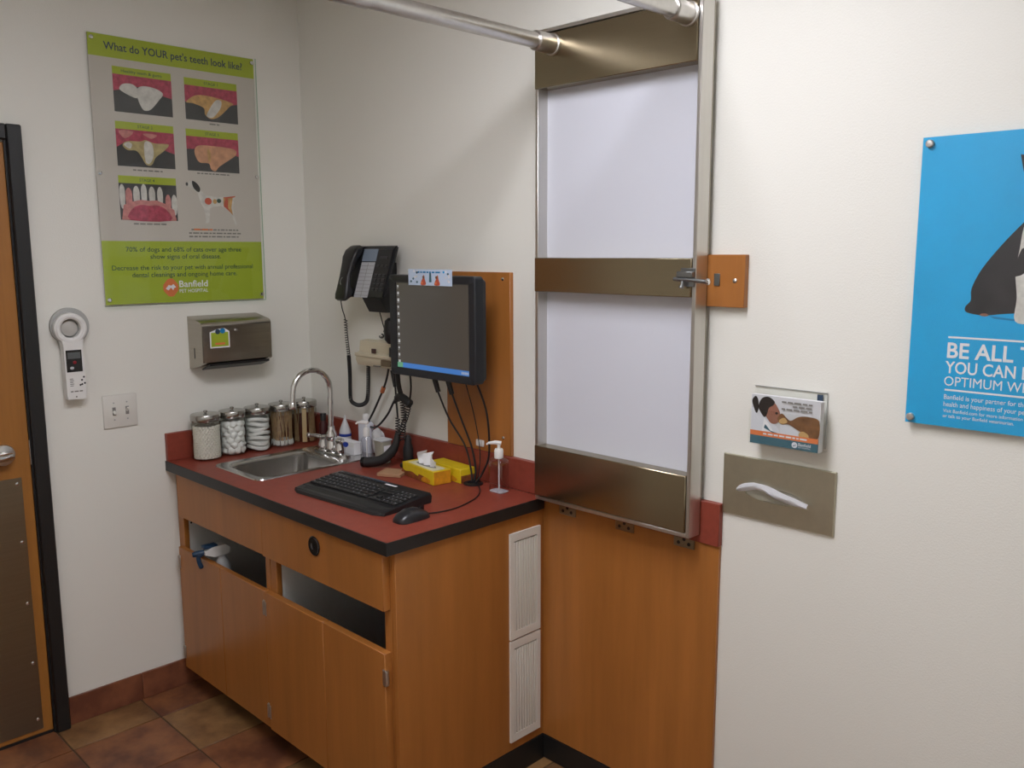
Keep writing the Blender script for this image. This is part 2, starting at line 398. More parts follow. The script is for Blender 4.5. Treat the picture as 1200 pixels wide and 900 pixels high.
CL.part('face_frame', box(.66, .688, -.62, -.60, .09, .874), wood)
wood_part(CL, 'false_front', .056, .6785, -.64, -.6202, .7035, .872)
d1 = wood_part(CL, 'door', .036, .3665, -.64, -.6202, .086, .578); d2 = wood_part(CL, 'door', .3695, .6785, -.64, -.6202, .086, .578)
hinge(CL, d1, .041, .52); hinge(CL, d1, .041, .15); hinge(CL, d2, .676, .52); hinge(CL, d2, .676, .15)
CL.part('shelf_pin_hole', lathe([(.004, 0), (.004, .0008)], (.0482, -.59, .665), (1, 0, 0), 10), black_pl)
CR = cabinet('drawer_cabinet', 'cherry wood cabinet with wide drawer, open slot and doors under the computer', .69, 1.352, True)
wood_part(CR, 'face_frame', .69, .728, -.62, -.60, .09, .874)
CR.part('face_frame', box(.728, 1.325, -.62, -.602, .70, .874), wood)
CR.part('face_frame', box(1.318, 1.352, -.62, -.60, .09, .874), wood)
dr = wood_part(CR, 'drawer_front', .687, 1.345, -.645, -.6202, .7035, .872)
k = CR.part('finger_pull', lathe([(.029, 0), (.031, .003), (.028, .005), (.022, .0035), (.008, .0065), (.0, .008)], (1.006, -.645, .815), (0, -1, 0), 28), blackgloss, dr, label='black round recessed pull')
d3 = wood_part(CR, 'door', .687, 1.0325, -.645, -.6202, .086, .578); d4 = wood_part(CR, 'door', 1.0345, 1.345, -.645, -.6202, .086, .578)
hinge(CR, d3, .692, .52); hinge(CR, d3, .692, .15)
b = box(1.335, 1.354, -.648, -.6445, .483, .532, .002, 1); b = lathe([(.006, -.022), (.006, .022)], (1.35, -.642, .508), (0, 0, 1), 10, b)
CR.part('hinge', b, steel_lt, d4)
sp = CR.part('end_panel', box(1.353, 1.37, -.62, -.013, .088, .874, .001, 1), wood, label='plain cherry end panel')
CR.part('toe_kick', box(1.353, 1.374, -.55, -.015, .0005, .087), black_edge)
CR.part('shelf_pin_hole', lathe([(.004, 0), (.004, .0008)], (.708, -.585, .66), (1, 0, 0), 10), black_pl)
CR.part('shelf_pin_hole', lathe([(.004, 0), (.004, .0008)], (.708, -.565, .668), (1, 0, 0), 10), black_pl)
CR.part('inner_panel', box(.7282, .7292, -.60, -.05, .11, .7), white_mel)

# grilles on the end panel
for k, (z0, z1, lab) in enumerate(((.472, .823, 'upper white louvred air grille on the cabinet end panel'), (.120, .466, 'lower white louvred air grille on the cabinet end panel'))):
    g = Thing('air_grille', lab, 'air grille', (1.3705, -.103, z0), group='air grilles on the cabinet end')
    fb = nb(); y0, y1 = -.173, -.034; x0, x1 = 1.3703, 1.377
    for a in ((y0, y0+.016, z0, z1), (y1-.016, y1, z0, z1), (y0+.016, y1-.016, z0, z0+.026), (y0+.016, y1-.016, z1-.026, z1)): box(x0, x1, *a, bm=fb)
    g.part('frame', fb, vent_m)
    g.part('backing', box(1.3702, 1.371, y0+.015, y1-.015, z0+.02, z1-.02), mat('vent_backing', (.46, .43, .38, 1), .7))
    n = 9; sw = (y1-y0-.032)/n; sm = None
    for i in range(n):
        yc = y0+.016+sw*(i+.5)
        if sm is None:
            o = g.part('slat', box(1.371, 1.3762, yc-sw*.36, yc+sw*.36, z0+.018, z1-.031, .001, 1), vent_m); sm = o; s0 = yc
        else:
            o = sm.copy(); COL.objects.link(o); o.location = (0, yc-s0, 0)

# ------------------------------------------------------------------ worktop
WX = 1.38
W = Thing('worktop', 'red laminate worktop with black edge and low red upstand', 'worktop', (.69, -.33, .876))
hx0, hx1, hy0, hy1 = .222, .525, -.552, -.06
top = nb()
for a in ((.0005, hx0, -.6525, -.0205), (hx1, WX-.003, -.6525, -.0205), (hx0, hx1, -.6525, hy0), (hx0, hx1, hy1, -.0205)): box(*a, .876, H, bm=top)
W.part('top_surface', top, red_lam)
W.part('edge_band', box(.0005, WX, -.656, -.6525, .876, H-.0003), black_edge, label='black edge band along the front')
W.part('edge_band', box(WX-.003, WX, -.6525, -.0205, .876, H-.0003), black_edge, label='black edge band along the open end')
W.part('upstand', box(.0005, .02, -.6525, -.0205, H+.0003, 1.020, .0015, 1), red_lam)
b = box(.0005, 1.3815, -.02, -.0005, H+.0003, 1.020, .0015, 1); box(1.3815, 2.022, -.02, -.0005, .900, 1.020, .0015, 1, b)
tag(struct('trim_1', b, red_lam), 'low red laminate upstand along the back wall')
P = Thing('wall_panel', 'cherry laminate panel on the wall under the folded steel table', 'panel', (1.7, -.006, .087))
P.part('panel', box(1.3535, 2.020, -.012, -.0005, .0865, .8995, .001, 1), wood)

# ------------------------------------------------------------------ sink and tap
SK = Thing('sink', 'stainless steel drop-in sink with faucet deck set in the red worktop', 'sink', (.37, -.3, H))
def lz(r, z): return [(a, b, z) for a, b in r]
o_ = rrect(.205, .540, -.568, -.045, .03); o1 = rrect(.207, .538, -.566, -.047, .03); i0 = rrect(.24, .515, -.535, -.205, .045); i1 = rrect(.246, .509, -.529, -.211, .045)
SK.part('rim', loft([lz(o_, H+.0005), lz(o1, H+.0045), lz(rrect(.232, .523, -.543, -.197, .05), H+.0045), lz(i0, H+.002), lz(i1, H-.006)]), sink_m)
bw = SK.part('bowl', loft([lz(i1, H-.006), lz(rrect(.252, .503, -.523, -.217, .045), H-.13), lz(rrect(.268, .487, -.505, -.235, .045), H-.152), lz(rrect(.33, .43, -.42, -.32, .03), H-.156)], cap1=True), sink_m)
SK.part('drain', lathe([(.042, 0), (.042, .003), (.032, .003), (.028, -.003), (.005, -.004)], (.377, -.37, H-.157)), chrome, bw)
F = Thing('faucet', 'chrome gooseneck faucet with two wing handles on the sink', 'faucet', (.37, -.15, H+.005))
fx, fy = .375, -.155
F.part('base_plate', loft([lz(rrect(fx-.105, fx+.105, fy-.026, fy+.026, .024), H+.0045), lz(rrect(fx-.105, fx+.105, fy-.026, fy+.026, .024), H+.012), lz(rrect(fx-.1, fx+.1, fy-.021, fy+.021, .02), H+.016)], cap1=True), chrome)
F.part('body', lathe([(.024, 0), (.024, .03), (.019, .042), (.022, .055), (.022, .072), (.014, .085), (.013, .1)], (fx, fy, H+.014)), chrome)
pts = [(fx, fy, H+.1), (fx, fy, 1.10), (fx, fy, 1.165)]
for k in range(0, 11):
    a = math.pi*k/10; pts.append((fx, fy-.082+.082*math.cos(a), 1.175+.082*math.sin(a)))
pts += [(fx, fy-.166, 1.14)]
F.part('spout', tube(pts, .0105, 14), chrome)
F.part('aerator', lathe([(.0125, 0), (.0135, .004), (.0135, .02), (.011, .024)], (fx, fy-.166, 1.118), (0, 0, 1), 16), chrome)
for sgn in (-1, 1):
    hx = fx+sgn*.055
    hd = F.part('handle', lathe([(.022, 0), (.022, .022), (.016, .04), (.018, .052), (.012, .06)], (hx, fy, H+.014), seg=20), chrome)
    F.part('lever', tube([(hx, fy, H+.062), (hx+sgn*.03, fy-.012, H+.066), (hx+sgn*.07, fy-.022, H+.064)], [.009, .008, .0065], 10), chrome, hd)
    F.part('lever_tip', tube([(hx+sgn*.066, fy-.021, H+.064), (hx+sgn*.076, fy-.024, H+.064)], .0098, 12), blue_pl if sgn > 0 else steel_lt, hd)

# ------------------------------------------------------------------ jars on the worktop
jars = [(-.527, .056, 'cotton', 'glass jar of cotton balls packed fine, nearest the counter front'), (-.418, .0515, 'fluff', 'second glass jar from the counter front, full of white cotton wads'),
        (-.311, .0515, 'gauze', 'middle glass jar holding folded white gauze'), (-.203, .0515, 'swabs', 'glass jar of wooden swabs heads down, behind the sink'),
        (-.095, .0515, 'depress', 'glass jar nearest the corner, swabs and a tongue depressor')]
for jy_, jr, kind, lab in jars:
    c = (.088, jy_, H+.0005); J = Thing('glass_jar', lab, 'jar', c, group='row of five glass supply jars')
    J.part('body', lathe([(jr-.006, 0), (jr, .006), (jr, .140), (jr-.004, .152), (jr-.004, .158), (jr-.006, .158), (jr-.0065, .15), (jr-.003, .138), (jr-.003, .008), (0, .004)], c, cap=False), jar_glass)
    ld = J.part('lid', lathe([(jr-.001, .150), (jr+.0005, .152), (jr+.0005, .172), (jr-.002, .176), (jr-.008, .177), (.012, .178), (0, .178)], c), lid_m, label='brushed metal lid')
    J.part('knob', lathe([(.004, .178), (.004, .181), (.008, .183), (.008, .188), (.003, .190)], c, seg=16), lid_m, ld)
    cx, cy, cz = c; ir = jr-.0045
    if kind == 'cotton':
        bm = nb(); rr = random.Random(3)
        for L in range(14):
            for q in range(22):
                a = 2*math.pi*(q+.5*(L % 2))/22
                p = Vector((cx+(ir-.008)*math.cos(a), cy+(ir-.008)*math.sin(a), cz+.012+L*.0088))
                g = bmesh.ops.create_icosphere(bm, subdivisions=1, radius=.0076*rr.uniform(.85, 1.05)); bmesh.ops.translate(bm, verts=g['verts'], vec=p)
        lathe([(ir-.012, .006), (ir-.012, .128), (0, .130)], c, bm=bm)
        tag(link('cotton_beads', bm, cotton_w), 'small off-white cotton pellets filling the frontmost jar', 'cotton', kind='stuff')
    if kind == 'fluff':
        rr = random.Random(5); g0 = None; n = 0
        for L in range(6):
            for q in range(8):
                a = 2*math.pi*(q+.5*(L % 2))/8; rad = ir-.0165
                p = Vector((cx+rad*math.cos(a), cy+rad*math.sin(a), cz+.021+L*.0205))
                if g0 is None:
                    bm = nb(); bmesh.ops.create_icosphere(bm, subdivisions=2, radius=.016)
                    for v in bm.verts: v.co *= 1+.16*math.sin(260*v.co.x+150*v.co.z)*math.cos(240*v.co.y)+rr.uniform(-.08, .06)
                    o = link('cotton_ball', bm, cotton); g0 = o
                else: o = g0.copy(); COL.objects.link(o)
                o.location = p; o.rotation_euler = (rr.uniform(0, 6), rr.uniform(0, 6), rr.uniform(0, 6)); n += 1
                tag(o, 'white cotton ball inside the second jar from the counter front', 'cotton ball', 'cotton balls in the second jar')
    if kind == 'gauze':
        rr = random.Random(6)
        for L in range(7):
            z = cz+.008+L*.0185; bm = nb(); n = 26
            ph = rr.uniform(0, 6); loops = []
            for (rad, dz) in ((.55, 0), (.96, .002), (1.0, .008), (.97, .0145), (.6, .017)):
                loops.append([(cx+ir*rad*(1-.03*(1+math.sin(3*t+ph)))*math.cos(t), cy+ir*rad*(1-.03*(1+math.sin(3*t+ph)))*math.sin(t), z+dz+.0045*math.sin(2*t+ph)) for t in [2*math.pi*k/n for k in range(n)]])
            o = link('gauze_pad', loft(loops, bm, True, True), cotton)
            tag(o, ('lowest', 'second lowest', 'third lowest', 'central', 'third highest', 'second highest', 'topmost')[L]+' folded white gauze pad in the middle jar', 'gauze pad', 'gauze pads in the middle jar')
    if kind == 'swabs':
        bm = nb(); hb = nb(); rr = random.Random(8)
        for q in range(70):
            a = rr.uniform(0, 2*math.pi); ra = ir*.93*math.sqrt(rr.uniform(.25, 1)); a2 = a+rr.uniform(-.5, .5); rb = ir*rr.uniform(.6, .93)
            pa = Vector((cx+ra*math.cos(a), cy+ra*math.sin(a), cz+.008)); pb = Vector((cx+rb*math.cos(a2), cy+rb*math.sin(a2), cz+.146))
            tube([pa, pb], .0013, 5, bm); d = (pb-pa).normalized(); tube([pa, pa+d*.004, pa+d*.016, pa+d*.02], [.0015, .003, .003, .0015], 6, hb)
        tag(link('wooden_swabs', bm, stick), 'thin wooden swab sticks standing in the fourth jar', 'swab', kind='stuff')
        tag(link('swab_tips', hb, cotton), 'white cotton swab tips at the bottom of the fourth jar', 'swab', kind='stuff')
    if kind == 'depress':
        bm = nb(); rr = random.Random(9)
        for q in range(46):
            a = rr.uniform(0, 2*math.pi); ra = ir*.93*math.sqrt(rr.uniform(.5, 1)); a2 = a+rr.uniform(-.3, .3); rb = ir*rr.uniform(.75, .93)
            if -1.25 < a-2*math.pi*(a > math.pi) < -.1: continue
            tube([(cx+ra*math.cos(a), cy+ra*math.sin(a), cz+.008), (cx+rb*math.cos(a2), cy+rb*math.sin(a2), cz+.146)], .0013, 5, bm)
        tag(link('wooden_swabs', bm, stick), 'thin wooden swab sticks standing in the corner jar', 'swab', kind='stuff')
        dv = Vector((.83, -.56, 0)); sx = Vector((.56, .83, 0)); base = Vector((cx, cy, cz+.007))+dv*(ir-.007)
        pl = [(-.009, 0), (.009, 0), (.009, .135), (.006, .142), (-.006, .142), (-.009, .135)]
        for q in range(3):
            o = link('tongue_depressor', prism(pl, lambda u, v, d, q=q: base+sx*u-dv*(d+q*.004+.02*v*(q == 0))+Vector((0, 0, v)), 0, .002), depress)
            tag(o, ('frontmost', 'middle', 'rearmost')[q]+' pale wooden tongue depressor in the corner jar', 'tongue depressor', 'tongue depressors in the corner jar')

# ------------------------------------------------------------------ bottles and box behind the sink
B = Thing('small_bottle', 'dark red bottle with black cap in the corner behind faucet', 'bottle', (.19, -.07, H))
B.part('body', lathe([(.016, 0), (.018, .003), (.018, .085), (.010, .1), (.010, .104)], (.19, -.07, H+.0005), seg=18), dkred)
B.part('cap', lathe([(.0125, .1), (.0125, .128), (.011, .13)], (.19, -.07, H+.0005), seg=18), black_pl)
X = Thing('white_box', 'low white carton lying on the sink deck behind faucet', 'box', (.36, -.075, H))
bx = box(.295, .47, -.118, -.080, H+.0052, H+.054, .001, 1); X.part('carton', bx, paper)
X.part('flap', box(.295, .47, -.1186, -.1182, H+.036, H+.054), white_pl)
B = Thing('squeeze_bottle', 'translucent cone-necked squeeze bottle standing behind white carton', 'bottle', (.315, -.05, H))
c = (.315, -.050, H+.0052)
B.part('body', lathe([(.020, 0), (.024, .003), (.024, .055), (.022, .07), (.013, .095), (.005, .115), (.0035, .13)], c, seg=20), milky)
B.part('collar', lathe([(.0243, .046), (.0248, .047), (.0248, .056), (.0243, .057)], c, seg=20), blue_pl, label='blue band')
B = Thing('plastic_jug', 'tall square white bottle with round cap by the upstand', 'bottle', (.44, -.037, H))
jr_ = rrect(.405, .475, -.0525, -.0215, .008, 3)
B.part('body', loft([lz(jr_, H+.0005), lz(jr_, H+.118), lz(rrect(.425, .455, -.048, -.026, .01, 3), H+.133)], cap0=True, cap1=True), white_lam)
B.part('cap', lathe([(.0125, .131), (.0135, .134), (.0135, .148), (.010, .155), (0, .157)], (.44, -.037, H+.0005), seg=18), white_pl)
def pump_bottle(name, label, c, r, h, body_m, collar_h, nozzle, sq=False, liquid=None):
    t = Thing(name, label, 'bottle', c)
    x, y, z = c
    if sq:
        L = lambda k, zz: lz(rrect(x-r*k, x+r*k, y-r*.72*k, y+r*.72*k, r*.35*k, 4), z+zz)
        t.part('body', loft([L(.94, .0005), L(1, .005), L(1, h*.84), L(.9, h*.92), L(.5, h)], cap0=True, cap1=True), body_m)
        t.part('bottom', loft([L(.93, .0012), L(.95, .004)], cap0=True, cap1=True), milky)  # pale slab stands in for light refracted brightly at the bottle base
        if liquid: t.part('liquid', loft([L(.9, .006), L(.93, .009), L(.93, h*.8)], cap0=True, cap1=True), liquid)
    else:
        t.part('body', lathe([(r*.9, .0005), (r, .005), (r, h*.72), (r*.8, h*.88), (r*.45, h)], c, seg=24), body_m)
    t.part('dip_tube', cyl((x, y, z+.008), (x, y, z+h), .0022, 8), white_pl)
    p = t.part('pump_collar', lathe([(r*.48, h*.97), (r*.5, h), (r*.5, h+collar_h*.75), (r*.4, h+collar_h)], c, seg=20), white_pl)
    t.part('pump_stem', lathe([(r*.17, h+collar_h), (r*.17, h+collar_h+.016)], c, seg=12), white_pl, p)
    hz = z+h+collar_h+.018; n = Vector(nozzle)
    t.part('pump_head', tube([(x-n.x*.008, y-n.y*.008, hz), (x+n.x*.012, y+n.y*.012, hz+.002), (x+n.x*.034, y+n.y*.034, hz), (x+n.x*.04, y+n.y*.04, hz-.005)], [.007, .0072, .0042, .003], 12), white_pl, p)
    return t
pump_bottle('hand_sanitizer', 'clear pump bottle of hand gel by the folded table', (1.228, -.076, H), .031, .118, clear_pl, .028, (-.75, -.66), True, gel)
pump_bottle('soap_bottle', 'clear pump bottle beside the sink, white nozzle pointing left', (.578, -.135, H), .0235, .104, clear_pl, .03, (-.8, -.6))
B = Thing('supply_tub', 'pale beige square plastic tub between soap pump and black handle', 'tub', (.62, -.09, H))
B.part('body', loft([lz(rrect(.60, .648, -.115, -.075, .006, 3), H+.0005), lz(rrect(.597, .651, -.118, -.072, .006, 3), H+.085)], cap0=True, cap1=True), beige_cl)
B.part('lid', box(.595, .653, -.12, -.07, H+.085, H+.092, .002, 1), milky)
B.part('label_sticker', box(.6535, .6540, -.112, -.078, H+.03, H+.07), paper)
B = Thing('plastic_bag', 'crumpled clear plastic wrap behind the soap pump bottle', 'bag', (.55, -.05, H))
rr = random.Random(4); bm = nb(); bmesh.ops.create_icosphere(bm, subdivisions=3, radius=1)
for v in bm.verts:
    n = v.co.copy(); k = 1+.16*math.sin(5*n.x+3*n.z)*math.cos(6*n.y-2*n.z)+rr.uniform(-.04, .04)
    v.co = Vector((.535+n.x*.032*k, -.05+n.y*.02*k, H+.064+n.z*.050*k))
B.part('wrap', bm, mat('frosted_wrap', (.60, .60, .60, 1), .25))

# ------------------------------------------------------------------ keyboard, mouse, tissue boxes, pad
K = Thing('keyboard', 'black computer keyboard with palm rest on the red worktop', 'keyboard', (.945, -.420, H), R(3.5), local=True)
kw, kd = .222, .092
sideprof = [(-kd-.015, .0), (-kd-.012, .011), (-kd+.03, .017), (kd-.035, .030), (kd, .031), (kd+.004, .024), (kd, 0)]
bm = nb(); pr = [(u, v) for u, v in sideprof]
loops = []
for x, s in ((-kw-.006, .86), (-kw, 1), (kw, 1), (kw+.006, .86)):
    loops.append([(x, u*(1 if abs(s-1) < .01 else .97), .0006+v*s) for u, v in pr])
K.part('body', loft(loops, bm, True, True), black_pl)
K.part('palm_rest', loft([[(x, -kd-.028+(.012 if abs(x) > kw-.01 else 0), .0006), (x, -kd-.025+(.012 if abs(x) > kw-.01 else 0), .009), (x, -kd+.022, .0172), (x, -kd+.022, .0006)] for x in (-kw+.004, -kw+.03, 0, kw-.03, kw-.004)], None, True, True), black_soft)
kb = nb(); lg = nb(); slope = .013/(2*kd-.065)
def zk(u): return .0175+max(0, (u+kd-.03))*slope*1.0
for rrow in range(5):
    u = -kd+.040+rrow*.0195; x = -kw+.012
    widths = {0: [.024, .02, .02, .10, .02, .02, .024], 1: [.04]+[.0165]*10+[.044], 2: [.032]+[.0165]*11+[.035], 3: [.026]+[.0165]*12+[.028], 4: [.0165]*13+[.032]}[rrow]
    s = .292/(sum(widths)+.0022*len(widths))
    for wd in widths:
        wd *= s; box(x, x+wd, u, u+.0165, zk(u), zk(u)+.0065, .0015, 1, kb); box(x+wd*.3, x+wd*.3+.004, u+.008, u+.013, zk(u)+.0066, zk(u)+.0068, bm=lg); x += wd+.0022*s
    for cc in range(3):
        if rrow in (1, 2) and not (rrow == 1 and cc == 1): continue
        x0 = .088+cc*.0188; box(x0, x0+.0165, u, u+.0165, zk(u), zk(u)+.0065, .0015, 1, kb)
    for cc in range(4):
        x0 = .148+cc*.0178; box(x0, x0+.0155, u, u+.0165, zk(u), zk(u)+.0065, .0015, 1, kb); box(x0+.005, x0+.009, u+.008, u+.013, zk(u)+.0066, zk(u)+.0068, bm=lg)
for cc in range(13):
    x0 = -kw+.012+cc*.0222; box(x0, x0+.0165, kd-.028, kd-.017, .0285, .033, .001, 1, kb)
K.part('keys', kb, black_soft, kind='stuff'); K.part('key_legends', lg, mat('legend_grey', (.30, .30, .32, 1), .6), kind='stuff')
K.part('media_strip', box(-.10, .035, kd-.013, kd-.004, .0305, .0322, .0005, 1), mat('blue_black', (.02, .045, .08, 1), .25))
K.part('paper_label', box(.038, .092, kd-.032, kd-.022, .0335, .0338), paper, label='white paper strip stuck above the keys')
MO = Thing('computer_mouse', 'black corded computer mouse beside the keyboard', 'mouse', (1.258, -.470, H), R(2), local=True)
L = []
for t, wd, hh in ((-.058, .012, .010), (-.054, .022, .017), (-.04, .030, .027), (-.015, .032, .036), (.012, .031, .035), (.036, .030, .026), (.05, .026, .018), (.056, .016, .012)):
    L.append([(wd*math.cos(a), t, .0008+hh*max(0, math.sin(a))**.75) for a in [math.pi*k/12 for k in range(13)]])
ms = MO.part('body', loft(L, None, True, True), mat('mouse_plastic', (.016, .016, .018, 1), .28))
MO.part('scroll_wheel', tube([(-.0035, .033, .0235), (.0035, .033, .0235)], .0085, 14), black_soft)
MO.part('button_seam', box(-.0006, .0006, .012, .05, .019, .0335), blackgloss)
ca = Thing('mouse_cable', 'thin black mouse cord curving back to the cable hole', 'cable', (1.25, -.4, H))
ca.part('cord', tube(crom([(1.257, -.416, H+.006), (1.268, -.37, H+.003), (1.272, -.30, H+.003), (1.238, -.195, H+.003), (1.188, -.125, H+.003), (1.125, -.075, H+.006), (1.10, -.067, H+.008)], 10), .0022, 8), black_pl)
G = Thing('cable_grommet', 'round black cable grommet in the worktop under the monitor', 'grommet', (1.095, -.068, H))
G.part('ring', lathe([(.034, .0004), (.034, .004), (.030, .0065), (.022, .0065), (.02, .0015), (0, .001)], (1.095, -.068, H)), black_pl)

def tissue_box(label, cx, cy, rz, l, wd, h, withtissue):
    t = Thing('tissue_box', label, 'tissue box', (cx, cy, H), rz, local=True, group='yellow tissue boxes on the worktop')
    t.part('carton', box(-l/2, l/2, -wd/2, wd/2, .0006, h, .0012, 1), yellow)
    p = Print(lambda u, v, k: (u, -wd/2-.0002-k*.0002, v)); rr = random.Random(int(l*1000))
    p.poly([(-l/2+.002, .003), (l/2-.06, .003), (l/2-.045, .018), (l/2-.09, .024), (0, .016), (-.04, .024), (-l/2+.02, .019), (-l/2+.002, .024)], brown_c, 1, 4)
    p.poly([(l/2-.075, .004), (l/2-.03, .004), (l/2-.02, .014), (l/2-.05, .022), (l/2-.07, .016)], orange_c, 2, 4); p.part(t, 'printed_pattern')
    p = Print(lambda u, v, k: (l/2+.0002+k*.0002, u, v)); p.rect(-wd/2+.002, wd/2-.002, .002, h-.003, orange_c if withtissue else brown_c, 1); 
    if not withtissue: p.rect(-wd/2+.002, wd/2-.002, h*.55, h-.003, yellow, 2)
    p.part(t, 'printed_end')
    if withtissue:
        p = Print(lambda u, v, k: (u, v, h+.0002*k)); p.poly([(-l/2+.02, -wd/2+.01), (l/2-.012, -wd/2+.006), (l/2-.012, wd/2-.012), (-l/2+.02, wd/2-.008)], palecard, 1); p.disc(0, 0, l*.3, wd*.2, p_mid, 2); p.part(t, 'top_print')
        bm = nb(); grid = []
        rows = [(0, [(-.030, -.004), (-.018, .004), (-.004, -.005), (.010, .005), (.024, -.003), (.034, .003)]), (.02, [(-.034, -.006), (-.020, .010), (-.003, -.010), (.012, .010), (.030, -.006), (.042, .004)]),
                (.036, [(-.030, -.012), (-.018, .012), (-.002, -.012), (.014, .013), (.034, -.008), (.050, .0)]), (.046, [(-.022, -.016), (-.012, .010), (.0, -.012), (.016, .016), (.034, -.006), (.050, -.010)])]
        for z, rw in rows: grid.append([bm.verts.new((x*1.22, y*1.2, h-.003+z*(1.12 if k in (1, 3) else 1.0 if k != 5 else .62))) for k, (x, y) in enumerate(rw)])
        for i in range(len(grid)-1):
            for j in range(5): bm.faces.new((grid[i][j], grid[i][j+1], grid[i+1][j+1], grid[i+1][j]))
        bmesh.ops.subdivide_edges(bm, edges=bm.edges[:], cuts=2, use_grid_fill=True, smooth=.6)
        bmesh.ops.solidify(bm, geom=bm.faces, thickness=.0008)
        t.part('tissue', bm, tissue_m, label='white tissue pulled up from the slot')
    return t
tissue_box('yellow tissue box with a white tissue sticking out of the top', .925, -.134, R(-7), .200, .072, .049, True)
tissue_box('second yellow tissue box standing behind the opened one', .975, -.060, R(-4), .185, .066, .049, False)
o = link('memo_pad', box(-.045, .045, -.04, .04, .0006, .012, .001, 1), kraft); o.location = (.795, -.180, H); o.rotation_euler = (0, 0, R(28)); tag(o, 'tan brown pad lying behind the keyboard', 'pad')

# ------------------------------------------------------------------ backing board, monitor, cables
BB = Thing('backing_board', 'tall cherry wood board on the wall behind the monitor', 'board', (1.06, -.008, 1.022))
BB.part('board', box(.905, 1.223, -.016, -.0005, 1.0215, 1.632, .001, 1), wood)
for z in (1.61, 1.08): BB.part('screw', lathe([(.006, 0), (.006, .001), (.003, .003)], (1.189, -.016, z), (0, -1, 0), 12), chrome)
o = link('cable_clip', box(1.06, 1.098, -.0235, -.0165, 1.036, 1.058, .002, 1), white_pl); tag(o, 'small square white cable clip on the board above upstand', 'clip')
MN = Thing('monitor', 'black flat screen monitor on a wall arm with blue taskbar', 'monitor', (1.005, -.14, 1.45))
mx0, mx1, mz0, mz1, my = .785, 1.222, 1.277, 1.622, -.172
rr1 = rrect(mx0, mx1, mz0, mz1, .014, 4)
def ly(r, y, sx=1, sz=1):
    cx, cz = (mx0+mx1)/2, (mz0+mz1)/2
    return [(cx+(a-cx)*sx, y, cz+(b-cz)*sz) for a, b in r]
sx0, sx1, sz0, sz1 = .822, 1.193, 1.304, 1.596
si = rrect(sx0, sx1, sz0, sz1, .002, 4)
MN.part('bezel', loft([ly(rr1, -.135), ly(rr1, my+.003), ly(rr1, my, .985, .985), [(a, my, b) for a, b in si], [(a, my+.004, b) for a, b in si]]), navy_pl)
MN.part('rear_housing', loft([ly(rr1, -.136, .995, .985), ly(rr1, -.122, .99, .94), ly(rr1, -.10, .80, .74), ly(rr1, -.085, .62, .56)], cap0=True, cap1=True), navy_pl)
p = Print(FB(my+.0035)); p.rect(sx0, sx1, sz0, sz1, screen_m, 0); p.rect(sx0, sx1, sz0, sz0+.017, task_m, 1); p.rect(sx0, sx0+.03, sz0, sz0+.017, mat('screen_start', (.02, .05, .03, 1), .3, emit=(.10, .28, .16, 1), estr=.9), 2)
for i in range(12):
    z = sz1-.012-i*.0235; s = .0045+.001*(i % 3); p.rect(sx0+.006, sx0+.006+s*1.6, z-s, z+s*.6, icon_m, 1)
    p.rect(sx0+.004, sx0+.004+s*2.0, z-s-.005, z-s-.003, mat('screen_caption', (.05, .05, .05, 1), .3, emit=(.2, .2, .2, 1), estr=.6), 1)
for i in range(4): p.rect(sx1-.012-i*.009, sx1-.007-i*.009, sz0+.004, sz0+.012, icon_m, 2)
p.part(MN, 'screen', label='dark grey screen with icons and blue taskbar')
a = box(.96, 1.06, -.087, -.07, 1.40, 1.50, .003, 1); MN.part('mount_plate', a, black_pl)
MN.part('mount_arm', tube([(1.01, -.075, 1.45), (1.01, -.03, 1.45)], .022, 16), black_pl)
MN.part('wall_bracket', box(.96, 1.06, -.03, -.0165, 1.38, 1.52, .003, 1), black_pl)
for i, x in enumerate((.995, 1.02)):
    MN.part('plug', tube([(x-.03+i*.045, -.125, 1.275), (x-.018+i*.045, -.118, 1.225)], [.0095, .0085], 12), black_pl)
CD = Thing('notice_card', 'pale blue printed card stuck to the top of the monitor', 'card', (1.0, my-.002, 1.59))
CD.part('card', box(.897, 1.118, my-.002, my-.001, 1.589, 1.642), p_sky)
p = Print(FB(my-.0022)); rr = random.Random(2)
p.words(.945, 1.065, 1.63, .005, p_blue2, 1, 4)
for q in range(16):
    u = rr.choice((rr.uniform(.902, .945), rr.uniform(1.07, 1.11))); p.disc(u, rr.uniform(1.596, 1.636), .005, .004, rr.choice((p_blue, p_coat, p_teal, p_white)), 1, 8)
for u, sg in ((.975, 1), (1.045, -1)):
    p.poly([(u-.014, 1.592), (u-.002, 1.614), (u+.004, 1.624), (u+.008, 1.61), (u+.014*1, 1.592)], p_redor, 1, 4); p.disc(u+.002*sg, 1.616, .006, .005, p_tan, 2, 10); p.disc(u-.006, 1.598, .006, .004, p_orange, 2, 8)
p.poly([(1.005, 1.60), (1.018, 1.60), (1.016, 1.63), (1.007, 1.63)], p_teal, 1); p.part(CD, 'printed_picture')
cables = [([(.972, -.117, 1.228), (1.0, -.09, 1.13), (1.045, -.06, 1.04), (1.075, -.06, .96), (1.085, -.066, H+.006)], .0032, 'black cable from the left plug under the monitor to the grommet'),
          ([(1.045, -.117, 1.228), (1.06, -.09, 1.14), (1.085, -.065, 1.04), (1.10, -.062, .96), (1.098, -.07, H+.006)], .0034, 'black cable from the right plug under the monitor to the grommet'),
          ([(1.10, -.11, 1.285), (1.105, -.07, 1.15), (1.115, -.055, 1.03), (1.112, -.06, .95), (1.103, -.064, H+.006)], .0018, 'thinnest cord hanging between the monitor cables'),
          ([(1.155, -.11, 1.285), (1.165, -.07, 1.17), (1.155, -.05, 1.03), (1.13, -.055, .96), (1.108, -.07, H+.006)], .0036, 'rightmost black cable hanging from the monitor to grommet')]
